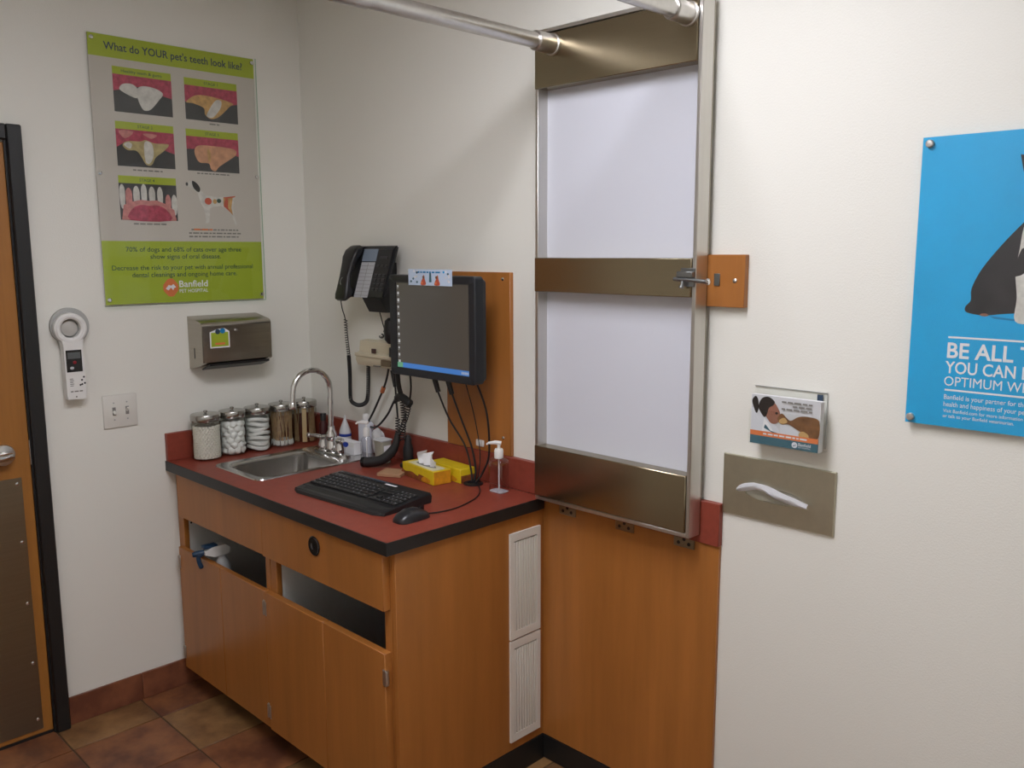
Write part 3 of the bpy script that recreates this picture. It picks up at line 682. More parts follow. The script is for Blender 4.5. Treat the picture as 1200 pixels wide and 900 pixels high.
for pts, r, lab in cables:
    t = Thing('cable', lab, 'cable', pts[-1]); t.part('cord', tube(crom(pts, 10), r, 8), black_pl)

# ------------------------------------------------------------------ phone
PH = Thing('desk_phone', 'black wall-hung office phone with paper label strip and handset', 'phone', (.56, -.02, 1.47))
def face(x, s, lift=0.):      # s = 0 bottom .. 1 top along the sloping face
    return Vector((x, -.124+s*.060-.952*lift, 1.530+s*.186-.307*lift))
def fslab(x0, x1, s0, s1, l0, l1, bm=None, bev=0):
    bm = bm or nb(); co = [face(x, s, l) for l in (l0, l1) for (x, s) in ((x0, s0), (x1, s0), (x1, s1), (x0, s1))]
    v = [bm.verts.new(c) for c in co]
    fs = [bm.faces.new([v[i] for i in q]) for q in ((3, 2, 1, 0), (4, 5, 6, 7), (0, 1, 5, 4), (1, 2, 6, 5), (2, 3, 7, 6), (3, 0, 4, 7))]
    if bev: bmesh.ops.bevel(bm, geom=list({e for f in fs for e in f.edges}), offset=bev, segments=2, affect='EDGES')
    return bm
PH.part('body', fslab(.435, .685, 0, 1, -.028, 0, bev=.008), black_pl)
sp_ = [(-.001, 1.66), (-.045, 1.66), (-.090, 1.545), (-.05, 1.475), (-.001, 1.475)]
PH.part('wall_stand', loft([[(x, y, z) for y, z in sp_] for x in (.50, .612)], None, True, True), black_soft)
PH.part('display', fslab(.505, .592, .73, .97, 0, .0015), lcd_b)
PH.part('label_strip', fslab(.507, .590, .02, .71, 0, .001), labelp, label='pale paper strip with ruled rows')
lb = nb()
for i in range(9): fslab(.509, .588, .06+i*.072, .066+i*.072, .001, .0014, lb)
fslab(.548, .5495, .03, .70, .001, .0014, lb); PH.part('label_rules', lb, p_mid)
key_m = mat('key_dark', (.03, .03, .032, 1), .35)
for i in range(4):
    for j in range(3): PH.part('key', fslab(.604+j*.024, .622+j*.024, .16+i*.09, .215+i*.09, 0, .004), key_m)
for i in range(3): PH.part('key', fslab(.604+i*.024, .62+i*.024, .62, .66, 0, .003), key_m)
PH.part('volume_key', fslab(.612, .66, .78, .82, 0, .003), mat('key_dark', (.03, .03, .032, 1), .35))
L = []
for s, hw, l0, l1 in ((-.01, .026, .012, .030), (.04, .036, .0, .040), (.14, .038, -.002, .044), (.26, .034, .014, .046), (.5, .029, .024, .050), (.78, .034, .014, .050), (.9, .039, -.002, .050), (1.02, .037, .0, .044), (1.07, .026, .014, .032)):
    pr = rrect(.465-hw, .465+hw, l0, l1, min(.012, (l1-l0)/2.2, hw/2.2), 3); L.append([face(a, s, b) for a, b in pr])
hs = PH.part('handset', loft(L, None, True, True), black_pl)
PH.part('handset_highlight', tube([face(.468+.011*math.cos(a), .42+.07*math.sin(a), .0505) for a in [R(100+20*k) for k in range(9)]], .0012, 6), mat('highlight_grey', (.25, .25, .25, 1), .4), hs)  # grey C painted as a highlight on the black handset
PH.part('line_cord', tube(crom([(.565, -.05, 1.478), (.56, -.035, 1.44), (.556, -.02, 1.40), (.545, -.012, 1.385), (.52, -.012, 1.375)], 8), .0022, 6), black_pl)
PH.part('line_cord_end', coil([(.556, -.014, 1.405), (.535, -.014, 1.385), (.515, -.014, 1.372)], .007, 3, .0018), black_pl)
PH.part('handset_cord', tube(crom([face(.45, 0, .02), (.445, -.135, 1.49), (.437, -.12, 1.46), (.432, -.112, 1.44)], 8), .0022, 6), black_pl)
PH.part('coiled_cord', coil([(.432, -.112, 1.445), (.425, -.105, 1.38), (.40, -.08, 1.30)], .0058, 15, .0019), black_pl)
PH.part('coiled_cord', coil([(.40, -.08, 1.30), (.375, -.06, 1.22), (.352, -.045, 1.13), (.358, -.042, 1.108), (.40, -.042, 1.10), (.448, -.042, 1.115), (.466, -.042, 1.15), (.474, -.042, 1.262)], .0062, 72, .0025, per=8), black_soft, label='tightly wound lower loop of the cord')

# ------------------------------------------------------------------ wall instrument holder
DV = Thing('instrument_holder', 'cream wall power unit for exam instruments left of the monitor', 'wall unit', (.53, -.02, 1.26))
DV.part('housing', loft([[(x, y, z) for y, z in ((-.001, 1.262), (-.05, 1.265), (-.06, 1.285), (-.058, 1.312), (-.042, 1.318), (-.038, 1.358), (-.001, 1.362))] for x in (.418, .425, .645, .652)], None, True, True), cream_pl)
DV.part('ledge', box(.415, .655, -.064, -.058, 1.300, 1.314, .002, 1), cream_pl)
DV.part('switch', box(.525, .548, -.064, -.057, 1.318, 1.336, .001, 1), mat('switch_dark', (.06, .02, .015, 1), .4))
DV.part('cradle_recess', box(.585, .64, -.0645, -.0595, 1.275, 1.297), mat('recess_brown', (.16, .12, .07, 1), .6))
DV.part('nameplate', box(.53, .572, -.0605, -.0555, 1.268, 1.273), p_mid)
b = lathe([(.012, 0), (.024, .015), (.027, .05), (.022, .085), (.010, .095)], (.665, -.075, 1.365)); DV.part('instrument_head', b, black_pl, label='black instrument head parked in the holder')
DV.part('instrument_neck', tube([(.662, -.07, 1.318), (.665, -.075, 1.35)], [.012, .009], 12), black_pl)
def cord(pts, r): return DV.part('cord', tube(crom(pts, 8), r, 8), black_pl)
k = cord([(.612, -.05, 1.264), (.58, -.045, 1.20), (.50, -.04, 1.09), (.462, -.04, 1.04), (.475, -.04, 1.022), (.53, -.045, 1.035), (.60, -.05, 1.09), (.66, -.06, 1.155), (.70, -.07, 1.172), (.735, -.08, 1.16)], .0042)
DV.part('cord_tag', tube([(.572, -.0445, 1.19), (.56, -.0435, 1.17)], .0085, 10), mat('orange_tag', (.42, .12, .04, 1), .5), k, label='orange tag on the cord')
k = cord([(.635, -.05, 1.264), (.65, -.05, 1.20), (.655, -.05, 1.14), (.668, -.055, 1.085)], .0035)
DV.part('coil', coil([(.668, -.055, 1.085), (.672, -.06, 1.04), (.685, -.065, 1.0)], .008, 9, .0022), black_pl, k)
DV.part('strain_relief', tube([(.636, -.05, 1.262), (.648, -.05, 1.2)], [.009, .006], 10), black_pl, k)
k = cord([(.722, -.095, 1.29), (.722, -.09, 1.22), (.735, -.085, 1.17)], .009)
DV.part('coil', coil([(.735, -.085, 1.165), (.742, -.085, 1.10), (.738, -.09, 1.02)], .009, 16, .0022), black_pl, k)
k = cord([(.80, -.10, 1.29), (.80, -.095, 1.22), (.785, -.09, 1.17)], .0035)
DV.part('coil', coil([(.785, -.09, 1.165), (.765, -.095, 1.10), (.735, -.105, 1.045)], .008, 13, .0022), black_pl, k)
DV.part('cord_knot', tube(crom([(.68, -.075, 1.15), (.72, -.085, 1.175), (.76, -.09, 1.17), (.79, -.09, 1.155)], 6), [.008]*4+[.015]*12+[.016, .014, .01], 10), black_soft, k)
HN = Thing('exam_instrument', 'curved black exam instrument handle resting on the worktop', 'instrument', (.66, -.14, H))
pp = crom([(.728, -.105, 1.045), (.722, -.11, 1.0), (.705, -.125, .965), (.682, -.148, .942), (.648, -.172, .934), (.628, -.185, .933)], 6)
n = len(pp); HN.part('grip', tube(pp, [.008+.0105*min(1, i/(n*.35)) for i in range(n-1)]+[.012], 16), black_soft)
HN.part('end_cap', lathe([(.0125, 0), (.0185, .004), (.0185, .012)], (.618, -.192, .933), (.8, .55, .02), 16), blackgloss)
HN = Thing('exam_instrument', 'upright black exam instrument handle against the red upstand', 'instrument', (.745, -.06, H))
HN.part('grip', lathe([(.017, .0006), (.019, .004), (.019, .07), (.013, .09), (.013, .105), (.008, .118)], (.742, -.068, H), seg=18), black_soft)
HN.part('foot', lathe([(.03, .0006), (.032, .004), (.03, .012), (.018, .018)], (.742, -.068, H), seg=20), black_pl)

# ------------------------------------------------------------------ paper towel dispenser
TD = Thing('paper_towel_dispenser', 'brushed steel paper towel dispenser on the wall above the jars', 'dispenser', (0, -.39, 1.254))
prof = [(.0008, 1.256), (.0008, 1.459), (.104, 1.440), (.112, 1.434), (.115, 1.426), (.113, 1.288), (.106, 1.283), (.04, 1.262)]
TD.part('casing', loft([[(x, y, z) for x, z in prof] for y in (-.537, -.2475)], None, True, True), steel)
TD.part('front_cover', loft([[(.1152, y, 1.424), (.1172, y, 1.424), (.1152, y, 1.288), (.1132, y, 1.288)] for y in (-.533, -.2515)], None, True, True), steel)
TD.part('towel_slot', loft([[(.045, y, 1.2575), (.113, y, 1.2815), (.113, y, 1.273), (.05, y, 1.2535)] for y in (-.51, -.26)], None, True, True), black_edge)
TD.part('lock', lathe([(.006, 0), (.006, .002), (.003, .003)], (.1162, -.40, 1.405), (1, 0, 0), 12), chrome)
TD.part('sight_slot', box(.045, .052, -.5375, -.5368, 1.30, 1.34), black_edge)
p = Print(lambda u, v, l: (.1168+(v-1.288)/(1.424-1.288)*.002-.0015+l*.0004, u, v))
y0, y1, z0, z1 = -.507, -.427, 1.341, 1.402
p.poly([(y0, z0), (y1, z0), (y1, z1), (y1-.02, z1+.013), (y0+.03, z1+.011), (y0, z1)], p_white, 2); p.rect(y0+.005, y1-.005, z0+.005, z1-.002, p_green, 3)
p.disc(y0+.032, z1+.001, .010, .010, p_navy, 4); p.disc(y0+.052, z1+.003, .011, .010, p_blue2, 4); p.poly([(y0+.02, z0+.012), (y1-.02, z0+.012), (y1-.02, z0+.020), (y0+.02, z0+.020)], p_orange, 4); p.poly([(y0+.012, z0+.024), (y1-.012, z0+.026), (y1-.016, z0+.036), (y0+.02, z0+.04)], p_lime, 4)
p.part(TD, 'sticker', label='green square sticker with two dark round figures')

# ------------------------------------------------------------------ chip scanner and switch plate
SN = Thing('handheld_scanner', 'white ring-shaped handheld scanner hanging on the wall by the door', 'scanner', (.02, -.97, 1.195))
cy_, cz_ = -.972, 1.442
def ring_loft(ro, ri, x0, x1, n=40):
    loops = []
    for (r, x) in ((ri, x0), (ro, x0), (ro+.001, x0+.003), (ro, x1-.005), (ro-.006, x1), (ri+.006, x1), (ri, x1-.005), (ri, x0)):
        loops.append([(x, cy_+r*math.cos(2*math.pi*k/n), cz_+r*math.sin(2*math.pi*k/n)) for k in range(n)])
    return loft(loops)
SN.part('ring_head', ring_loft(.053, .033, .018, .0485), white_pl)
SN.part('grip', loft([[(x, cy_+u, z) for u, z in [(-.034, 1.404), (-.030, 1.385), (-.029, 1.21), (-.026, 1.197), (.030, 1.195), (.034, 1.21), (.033, 1.385), (.037, 1.404), (.02, 1.398), (0, 1.396), (-.018, 1.398)]] for x in (.016, .044, .048)], None, True, True), white_pl)
SN.part('display_panel', box(.0482, .0495, -.997, -.945, 1.292, 1.368, .0006, 1), blackgloss)
SN.part('lcd', box(.0496, .0499, -.992, -.950, 1.338, 1.360), lcd)
SN.part('scan_button', lathe([(.006, 0), (.006, .0015), (.003, .0025)], (.0495, -.970, 1.325), (1, 0, 0), 14), mat('red_button', (.25, .01, .02, 1), .4))
p = Print(FA(.0486)); p.disc(-.980, 1.306, .007, .005, labelp, 4, 10)
for (u, v) in ((-.950, 1.262), (-.943, 1.272), (-.950, 1.247), (-.941, 1.250), (-.956, 1.245)): SN.part('button', lathe([(.0034, 0), (.003, .001)], (.048, u, v), (1, 0, 0), 10), black_pl)
for i in range(5): p.rect(-.990, -.979+.002*(i % 2), 1.243+i*.006, 1.2455+i*.006, p_mid, 1)
p.words(-.990, -.950, 1.222, .004, p_mid, 1, 3); p.disc(-.972, 1.205, .003, .003, p_mid, 1, 8); p.part(SN, 'printed_marks')
HD = Thing('scanner_holder', 'grey plastic wall cradle behind the ring-shaped scanner', 'holder', (.008, -.965, 1.38))
pl = [(.064*math.cos(R(a)), .064*math.sin(R(a))) for a in range(-50, 231, 10)]+[(-.034, -.085), (.030, -.085)]
HD.part('cradle', prism(pl, lambda u, v, d: (d, -.965+u, 1.448+v), .0008, .016), grey_pl)
HD.part('hook', lathe([(.027, .016), (.027, .026), (.024, .028)], (0, -.972, 1.442), (1, 0, 0), 30), mat('hub_grey', (.50, .48, .44, 1), .5))
SW = Thing('light_switch', 'white two-gang light switch plate below the scanner', 'light switch', (.004, -.81, 1.13))
SW.part('plate', box(.0006, .007, -.872, -.750, 1.068, 1.190, .004, 2), ivory)
for y, up in ((-.834, -1), (-.787, 1)):
    SW.part('toggle_slot', box(.0071, .0078, y-.006, y+.006, 1.114, 1.144), mat('slot_grey', (.25, .24, .22, 1), .6))
    SW.part('toggle', tube([(.007, y, 1.129), (.017, y, 1.129+up*.010)], [.0055, .004], 8), ivory)
    for z in (1.098, 1.160): SW.part('screw', lathe([(.003, 0), (.003, .001)], (.007, y, z), (1, 0, 0), 10), grey_pl)

# ------------------------------------------------------------------ tooth chart on wall A
PA = Thing('dental_poster', 'green and grey dental chart poster with tooth photos under clear acrylic', 'poster', (.012, -.53, 1.51))
y0, y1, z0, z1 = -.840, -.214, 1.511, 2.446; X0 = .0125
PA.part('backing_sheet', box(.010, X0, y0+.002, y1-.002, z0+.004, z1-.002), p_grey)
PA.part('acrylic_cover', box(.0165, .0190, y0-.002, y1+.004, z0, z1), acrylic)
PA.part('acrylic_edge', box(.0150, .0190, y1+.0042, y1+.0060, z0, z1), green_edge); PA.part('acrylic_edge', box(.0150, .0190, y0-.002, y1+.004, z0-.0025, z0-.0003), green_edge)
p = Print(FA(X0)); p.rect(y0+.002, y1-.002, 2.370, z1-.002, p_lime, 1); p.text("What do YOUR pet's teeth look like?", -.785, -.265, 2.396, .026, p_navy, 2, .012)
p.part(PA, 'title_band')
p = Print(FA(X0)); p.rect(y0+.002, y1-.002, z0+.004, 1.741, p_green, 1)
p.text('70% of dogs and 68% of cats over age three', -.755, -.305, 1.703, .017, p_dkgreen, 2, .006); p.text('show signs of oral disease.', -.668, -.392, 1.677, .017, p_dkgreen, 2, .006)
p.text('Decrease the risk to your pet with annual professional', -.808, -.258, 1.637, .017, p_dkgreen, 2, .006); p.text('dental cleanings and ongoing home care.', -.738, -.328, 1.611, .017, p_dkgreen, 2, .006)
p.text('Banfield', -.565, -.452, 1.571, .024, p_white, 2, .012); p.text('PET HOSPITAL', -.565, -.452, 1.550, .013, p_white, 2, .008)
p.part(PA, 'message_band')
p = Print(FA(X0)); p.poly([(-.598+.030*math.cos(R(a)), 1.570+.034*math.sin(R(a))) for a in (0, 20, 70, 90, 110, 160, 180, 200, 250, 270, 290, 340)], p_orange, 2)
p.poly([(-.618, 1.566), (-.606, 1.580), (-.596, 1.577), (-.588, 1.583), (-.578, 1.571), (-.586, 1.568), (-.590, 1.560), (-.598, 1.570), (-.608, 1.560)], p_white, 3); p.part(PA, 'emblem')
def photo(u0, u1, v0, v1, title, tu0, tu1, paint):
    p = Print(FA(X0)); p.rect(u0, u1, v0, v1, p_dark, 1); p.rect(u0, u1, v1, v1+.026, p_lime, 1)
    p.text(title, tu0, tu1, v1+.008, .010, p_dkgreen, 2, .004); paint(p, u0, u1, v0, v1); p.part(PA, 'photo_print')
def rel(u0, u1, v0, v1, pts): return [(u0+a*(u1-u0), v0+b*(v1-v0)) for a, b in pts]
def ph1(p, *q):
    p.poly(rel(*q, [(0, 1), (0, .55), (.12, .6), (.3, .72), (.6, .72), (.85, .55), (1, .5), (1, 1)]), p_pink, 2)
    p.poly(rel(*q, [(.1, .62), (.16, .75), (.3, .78), (.40, .68), (.40, .45), (.34, .42), (.18, .52)]), p_tooth, 3, 5)
    p.poly(rel(*q, [(.40, .66), (.5, .76), (.7, .74), (.84, .62), (.76, .42), (.62, .16), (.52, .10), (.46, .16), (.40, .40)]), p_tooth, 4, 5)
def ph2(p, *q):
    p.poly(rel(*q, [(0, 1), (0, .5), (.2, .66), (.6, .68), (.9, .55), (1, .6), (1, 1)]), p_pink, 2)
    p.poly(rel(*q, [(.02, .5), (.2, .72), (.5, .74), (.9, .62), (.84, .5), (.62, .16), (.46, .08), (.36, .2), (.34, .38), (.15, .48)]), p_tooth2, 3, 5)
    p.poly(rel(*q, [(.56, .62), (.68, .64), (.66, .42), (.52, .14), (.42, .12), (.40, .22)]), p_tooth, 4, 5)
def ph3(p, *q):
    p.poly(rel(*q, [(0, 1), (0, .5), (.15, .66), (.5, .66), (1, .42), (1, 1)]), p_pink, 2); p.poly(rel(*q, [(.05, .95), (.15, .75), (.3, .95)]), p_rose, 3, 3); p.poly(rel(*q, [(.45, .92), (.6, .8), (.7, .92)]), p_rose, 3, 3)
    p.poly(rel(*q, [(.1, .56), (.18, .68), (.4, .7), (.5, .75), (.65, .68), (.9, .68), (.8, .48), (.66, .3), (.58, .08), (.48, .08), (.40, .30), (.32, .44), (.18, .44)]), p_tooth4, 4, 4)
    p.poly(rel(*q, [(.48, .7), (.6, .66), (.62, .35), (.55, .12), (.48, .14), (.46, .4)]), p_tooth, 5, 4); p.poly(rel(*q, [(.12, .58), (.2, .66), (.26, .6), (.22, .48)]), p_tooth, 5, 4)
def ph4(p, *q):
    p.poly(rel(*q, [(0, 1), (0, .62), (.3, .66), (.7, .62), (1, .5), (1, 1)]), p_pink, 2)
    p.poly(rel(*q, [(.14, .55), (.22, .74), (.5, .76), (.9, .72), (.94, .55), (.76, .34), (.6, .16), (.52, .02), (.44, .08), (.40, .24), (.22, .26)]), p_tooth3, 3, 4)
    p.poly(rel(*q, [(.38, .62), (.44, .62), (.44, .30), (.40, .3)]), p_tooth2, 4, 3)
def ph5(p, *q):
    p.poly(rel(*q, [(.1, 0), (.1, .3), (.25, .42), (.5, .4), (.8, .36), (.9, .22), (.92, 0)]), p_pink, 2, 3)
    for i, (c, w_, t, bb_) in enumerate(((.04, .09, .95, .3), (.16, .11, .86, .1), (.29, .11, .92, .35), (.42, .10, .98, .38), (.56, .11, .92, .40), (.70, .10, .92, .36), (.84, .10, .72, .25), (.97, .10, .72, .15))):
        c2 = min(max(c, .05), .95); p.poly(rel(*q, [(c2-w_/2, t-.15), (c2-w_*.2, t), (c2+w_*.2, t), (c2+w_/2, t-.15), (c2+w_*.4, bb_+.1), (c2, bb_), (c2-w_*.4, bb_+.1)]), p_tooth if i not in (1, 6) else p_rose, 3, 3)
    p.poly(rel(*q, [(.02, 0), (.06, .40), (.2, .5), (.36, .56), (.5, .54), (.64, .56), (.8, .46), (.94, .3), (.97, 0)]), p_rose, 4); p.poly(rel(*q, [(.16, 0), (.2, .3), (.36, .42), (.5, .40), (.64, .42), (.8, .3), (.86, 0)]), p_pink, 5, 3)
photo(-.761, -.551, 2.190, 2.318, 'Healthy teeth & gums', -.73, -.585, ph1)
photo(-.502, -.292, 2.190, 2.314, 'STAGE 1', -.425, -.370, ph2)
photo(-.763, -.553, 2.004, 2.132, 'STAGE 2', -.685, -.630, ph3)
photo(-.506, -.296, 2.004, 2.130, 'STAGE 3', -.43, -.375, ph4)
photo(-.765, -.555, 1.816, 1.945, 'STAGE 4', -.69, -.635, ph5)
p = Print(FA(X0))
for (u0, u1, v, sd) in ((-.41, -.37, 2.178, 2), (-.71, -.60, 1.990, 3), (-.47, -.34, 1.993, 4), (-.72, -.60, 1.800, 5), (-.505, -.31, 1.783, 7), (-.515, -.30, 1.770, 8), (-.515, -.305, 1.757, 9)): p.words(u0, u1, v, .005, p_mid, 1, sd)
p.words(-.495, -.42, 1.783, .006, p_orange, 2, 6); p.part(PA, 'captions')
p = Print(FA(X0))
dog = [(-.512, 1.955), (-.502, 1.965), (-.488, 1.966), (-.472, 1.955), (-.462, 1.935), (-.44, 1.915), (-.40, 1.910), (-.36, 1.912), (-.318, 1.915), (-.326, 1.90), (-.33, 1.87), (-.328, 1.845), (-.318, 1.808), (-.322, 1.802), (-.338, 1.842), (-.352, 1.862), (-.38, 1.878), (-.41, 1.873), (-.425, 1.868), (-.428, 1.84), (-.432, 1.812), (-.446, 1.808), (-.446, 1.84), (-.452, 1.868), (-.462, 1.885), (-.472, 1.918), (-.488, 1.935), (-.508, 1.944)]
p.poly(dog, p_tooth, 1); p.poly([(-.492, 1.966), (-.474, 1.958), (-.462, 1.940), (-.466, 1.926), (-.478, 1.93), (-.49, 1.945)], p_black, 2, 4); p.disc(-.513, 1.953, .005, .007, p_dark, 2, 8)
p.disc(-.432, 1.893, .014, .013, p_redor, 2); p.disc(-.405, 1.893, .008, .009, p_tooth2, 2); p.disc(-.388, 1.896, .009, .008, p_dkgreen, 2)
p.poly([(-.37, 1.908), (-.330, 1.91), (-.338, 1.872), (-.332, 1.842), (-.345, 1.855), (-.37, 1.880)], p_tooth2, 2); p.poly([(-.362, 1.904), (-.35, 1.905), (-.352, 1.87), (-.335, 1.848), (-.37, 1.876)], p_redor, 3); p.poly([(-.372, 1.91), (-.318, 1.917), (-.322, 1.912), (-.36, 1.905)], p_redor, 3)
p.part(PA, 'dog_diagram', label='small standing dog with coloured organs')
for (u, v) in ((y0+.014, z1-.018), (y1-.012, z1-.018), (y0+.012, 1.975), (y1-.010, 1.995), (y0+.014, z0+.022), (y1-.012, z0+.022)):
    PA.part('standoff', lathe([(.0075, -.0185), (.0075, .001), (.006, .003), (0, .0035)], (.0195, u, v), (1, 0, 0), 14), chrome)

# ------------------------------------------------------------------ folded exam table on wall B
ET = Thing('folding_exam_table', 'steel fold-down exam table stowed upright with legs sticking out', 'exam table', (1.68, -.02, .92))
tx0, tx1, tz0, tz1, yb, yf = 1.392, 1.965, .924, 2.338, -.0215, -.078
ET.part('tabletop', box(tx0, tx1, yb-.004, yb, tz0, tz1), steel)
for a in ((tx0, tx0+.012, tz0, tz1), (tx1-.012, tx1, tz0, tz1), (tx0+.012, tx1-.012, tz0, tz0+.012), (tx0+.012, tx1-.012, tz1-.012, tz1)):
    ET.part('rim', box(a[0], a[1], yf, yb-.004, a[2], a[3], .0015, 1), rim_m)
for (z0, z1) in ((1.677, 2.172), (1.095, 1.580)):
    ET.part('white_panel', box(tx0+.012, tx1-.012, -.036, yb-.0042, z0-.03, z1+.02), white_lam)
cb = []
for (z0, z1) in ((2.172, 2.322), (1.578, 1.680), (.938, 1.098)):
    cb.append(ET.part('crossbar', box(tx0+.001, tx1-.0125, yf-.004, -.037, z0, z1, .002, 1), bar_m))
for lx in (1.465, 1.925):
    lg_ = ET.part('leg', tube([(lx, -.082, 2.288), (lx, -.74, 2.288)], .0215, 24), steel_lt)
    ET.part('leg_socket', lathe([(.031, 0), (.031, .006), (.0275, .008), (.0275, .074), (.025, .077)], (lx, -.082, 2.288), (0, -1, 0), 24), steel_lt, lg_)
    ET.part('adjusting_foot', lathe([(.0235, 0), (.024, .004), (.024, .10), (.019, .104), (.019, .13), (.028, .134), (.028, .16), (.02, .165)], (lx, -.735, 2.288), (0, -1, 0), 24), steel_lt, lg_)
for hx in (1.475, 1.70, 1.91):
    b = box(hx-.034, hx+.034, -.0165, -.0125, .872, .922, .001, 1); hg = ET.part('hinge', b, steel_dark)
    ET.part('hinge_knuckle', cyl((hx-.034, -.022, .919), (hx+.034, -.022, .919), .005, 10), steel_dark, hg)
    s = nb()
    for dx, dz in ((-.018, -.024), (.016, -.024), (.0, -.012)): lathe([(.0055, 0), (.005, .001)], (hx+dx, -.0165, .908+dz), (0, -1, 0), 10, s)
    ET.part('screws', s, black_pl, hg)
yl = yf-.004
lt = ET.part('latch', box(1.918, 1.966, yl-.018, yl, 1.630, 1.646, .002, 1), mat('zinc', (.28, .29, .29, 1), .35, metal=1))
ET.part('latch_plate', box(1.922, 1.964, yl-.003, yl, 1.606, 1.655, .001, 1), MATS['zinc'], lt)
ET.part('latch_bolt', tube([(1.908, yl-.012, 1.626), (1.96, yl-.012, 1.624), (2.008, yl-.008, 1.620)], .0055, 10), MATS['zinc'], lt)
ET.part('latch_knob', lathe([(.004, 0), (.004, .012), (.007, .014), (.007, .02)], (1.935, yl-.012, 1.622), (0, -.3, -1), 12), MATS['zinc'], lt)
ET.part('bolt_tip', lathe([(.002, -.006), (.008, -.004), (.009, 0), (.008, .004), (.002, .006)], (2.01, yl-.008, 1.6205), (1, 0, 0), 14), chrome, lt)
LB = Thing('latch_block', 'small square wood block on the wall at the table latch', 'block', (2.02, -.02, 1.62))
LB.part('block', box(1.93, 2.073, -.0205, -.0005, 1.553, 1.689, .0012, 1), wood)
LB.part('screw', lathe([(.006, 0), (.006, .001), (.003, .003)], (2.045, -.0205, 1.622), (0, -1, 0), 12), steel_lt)
LB.part('strike_bracket', box(1.985, 2.002, -.0245, -.0206, 1.608, 1.640, .001, 1), MATS['zinc'])

# ------------------------------------------------------------------ leaflet holder, wall tissue dispenser
LH = Thing('leaflet_holder', 'clear acrylic wall rack holding printed leaflets', 'leaflet holder', (2.21, -.03, 1.21))
hx0, hx1 = 2.105, 2.300
LH.part('back_plate', box(hx0, hx1, -.004, -.001, 1.215, 1.353), acrylic)
LH.part('back_edge', box(hx0, hx1, -.0042, -.001, 1.3532, 1.3548), mat('acrylic_grey_edge', (.42, .42, .40, 1), .3)); LH.part('back_edge', box(hx1+.0002, hx1+.0016, -.0042, -.001, 1.215, 1.353), mat('acrylic_grey_edge', (.42, .42, .40, 1), .3))
LH.part('front_plate', box(2.118, 2.309, -.053, -.0515, 1.212, 1.30), acrylic)
LH.part('tray', box(2.118, 2.309, -.0515, -.004, 1.209, 1.2115), acrylic)
LH.part('side', box(2.3075, 2.309, -.0512, -.0045, 1.212, 1.30), acrylic); LH.part('side', box(2.118, 2.1195, -.0512, -.0045, 1.212, 1.30), acrylic)
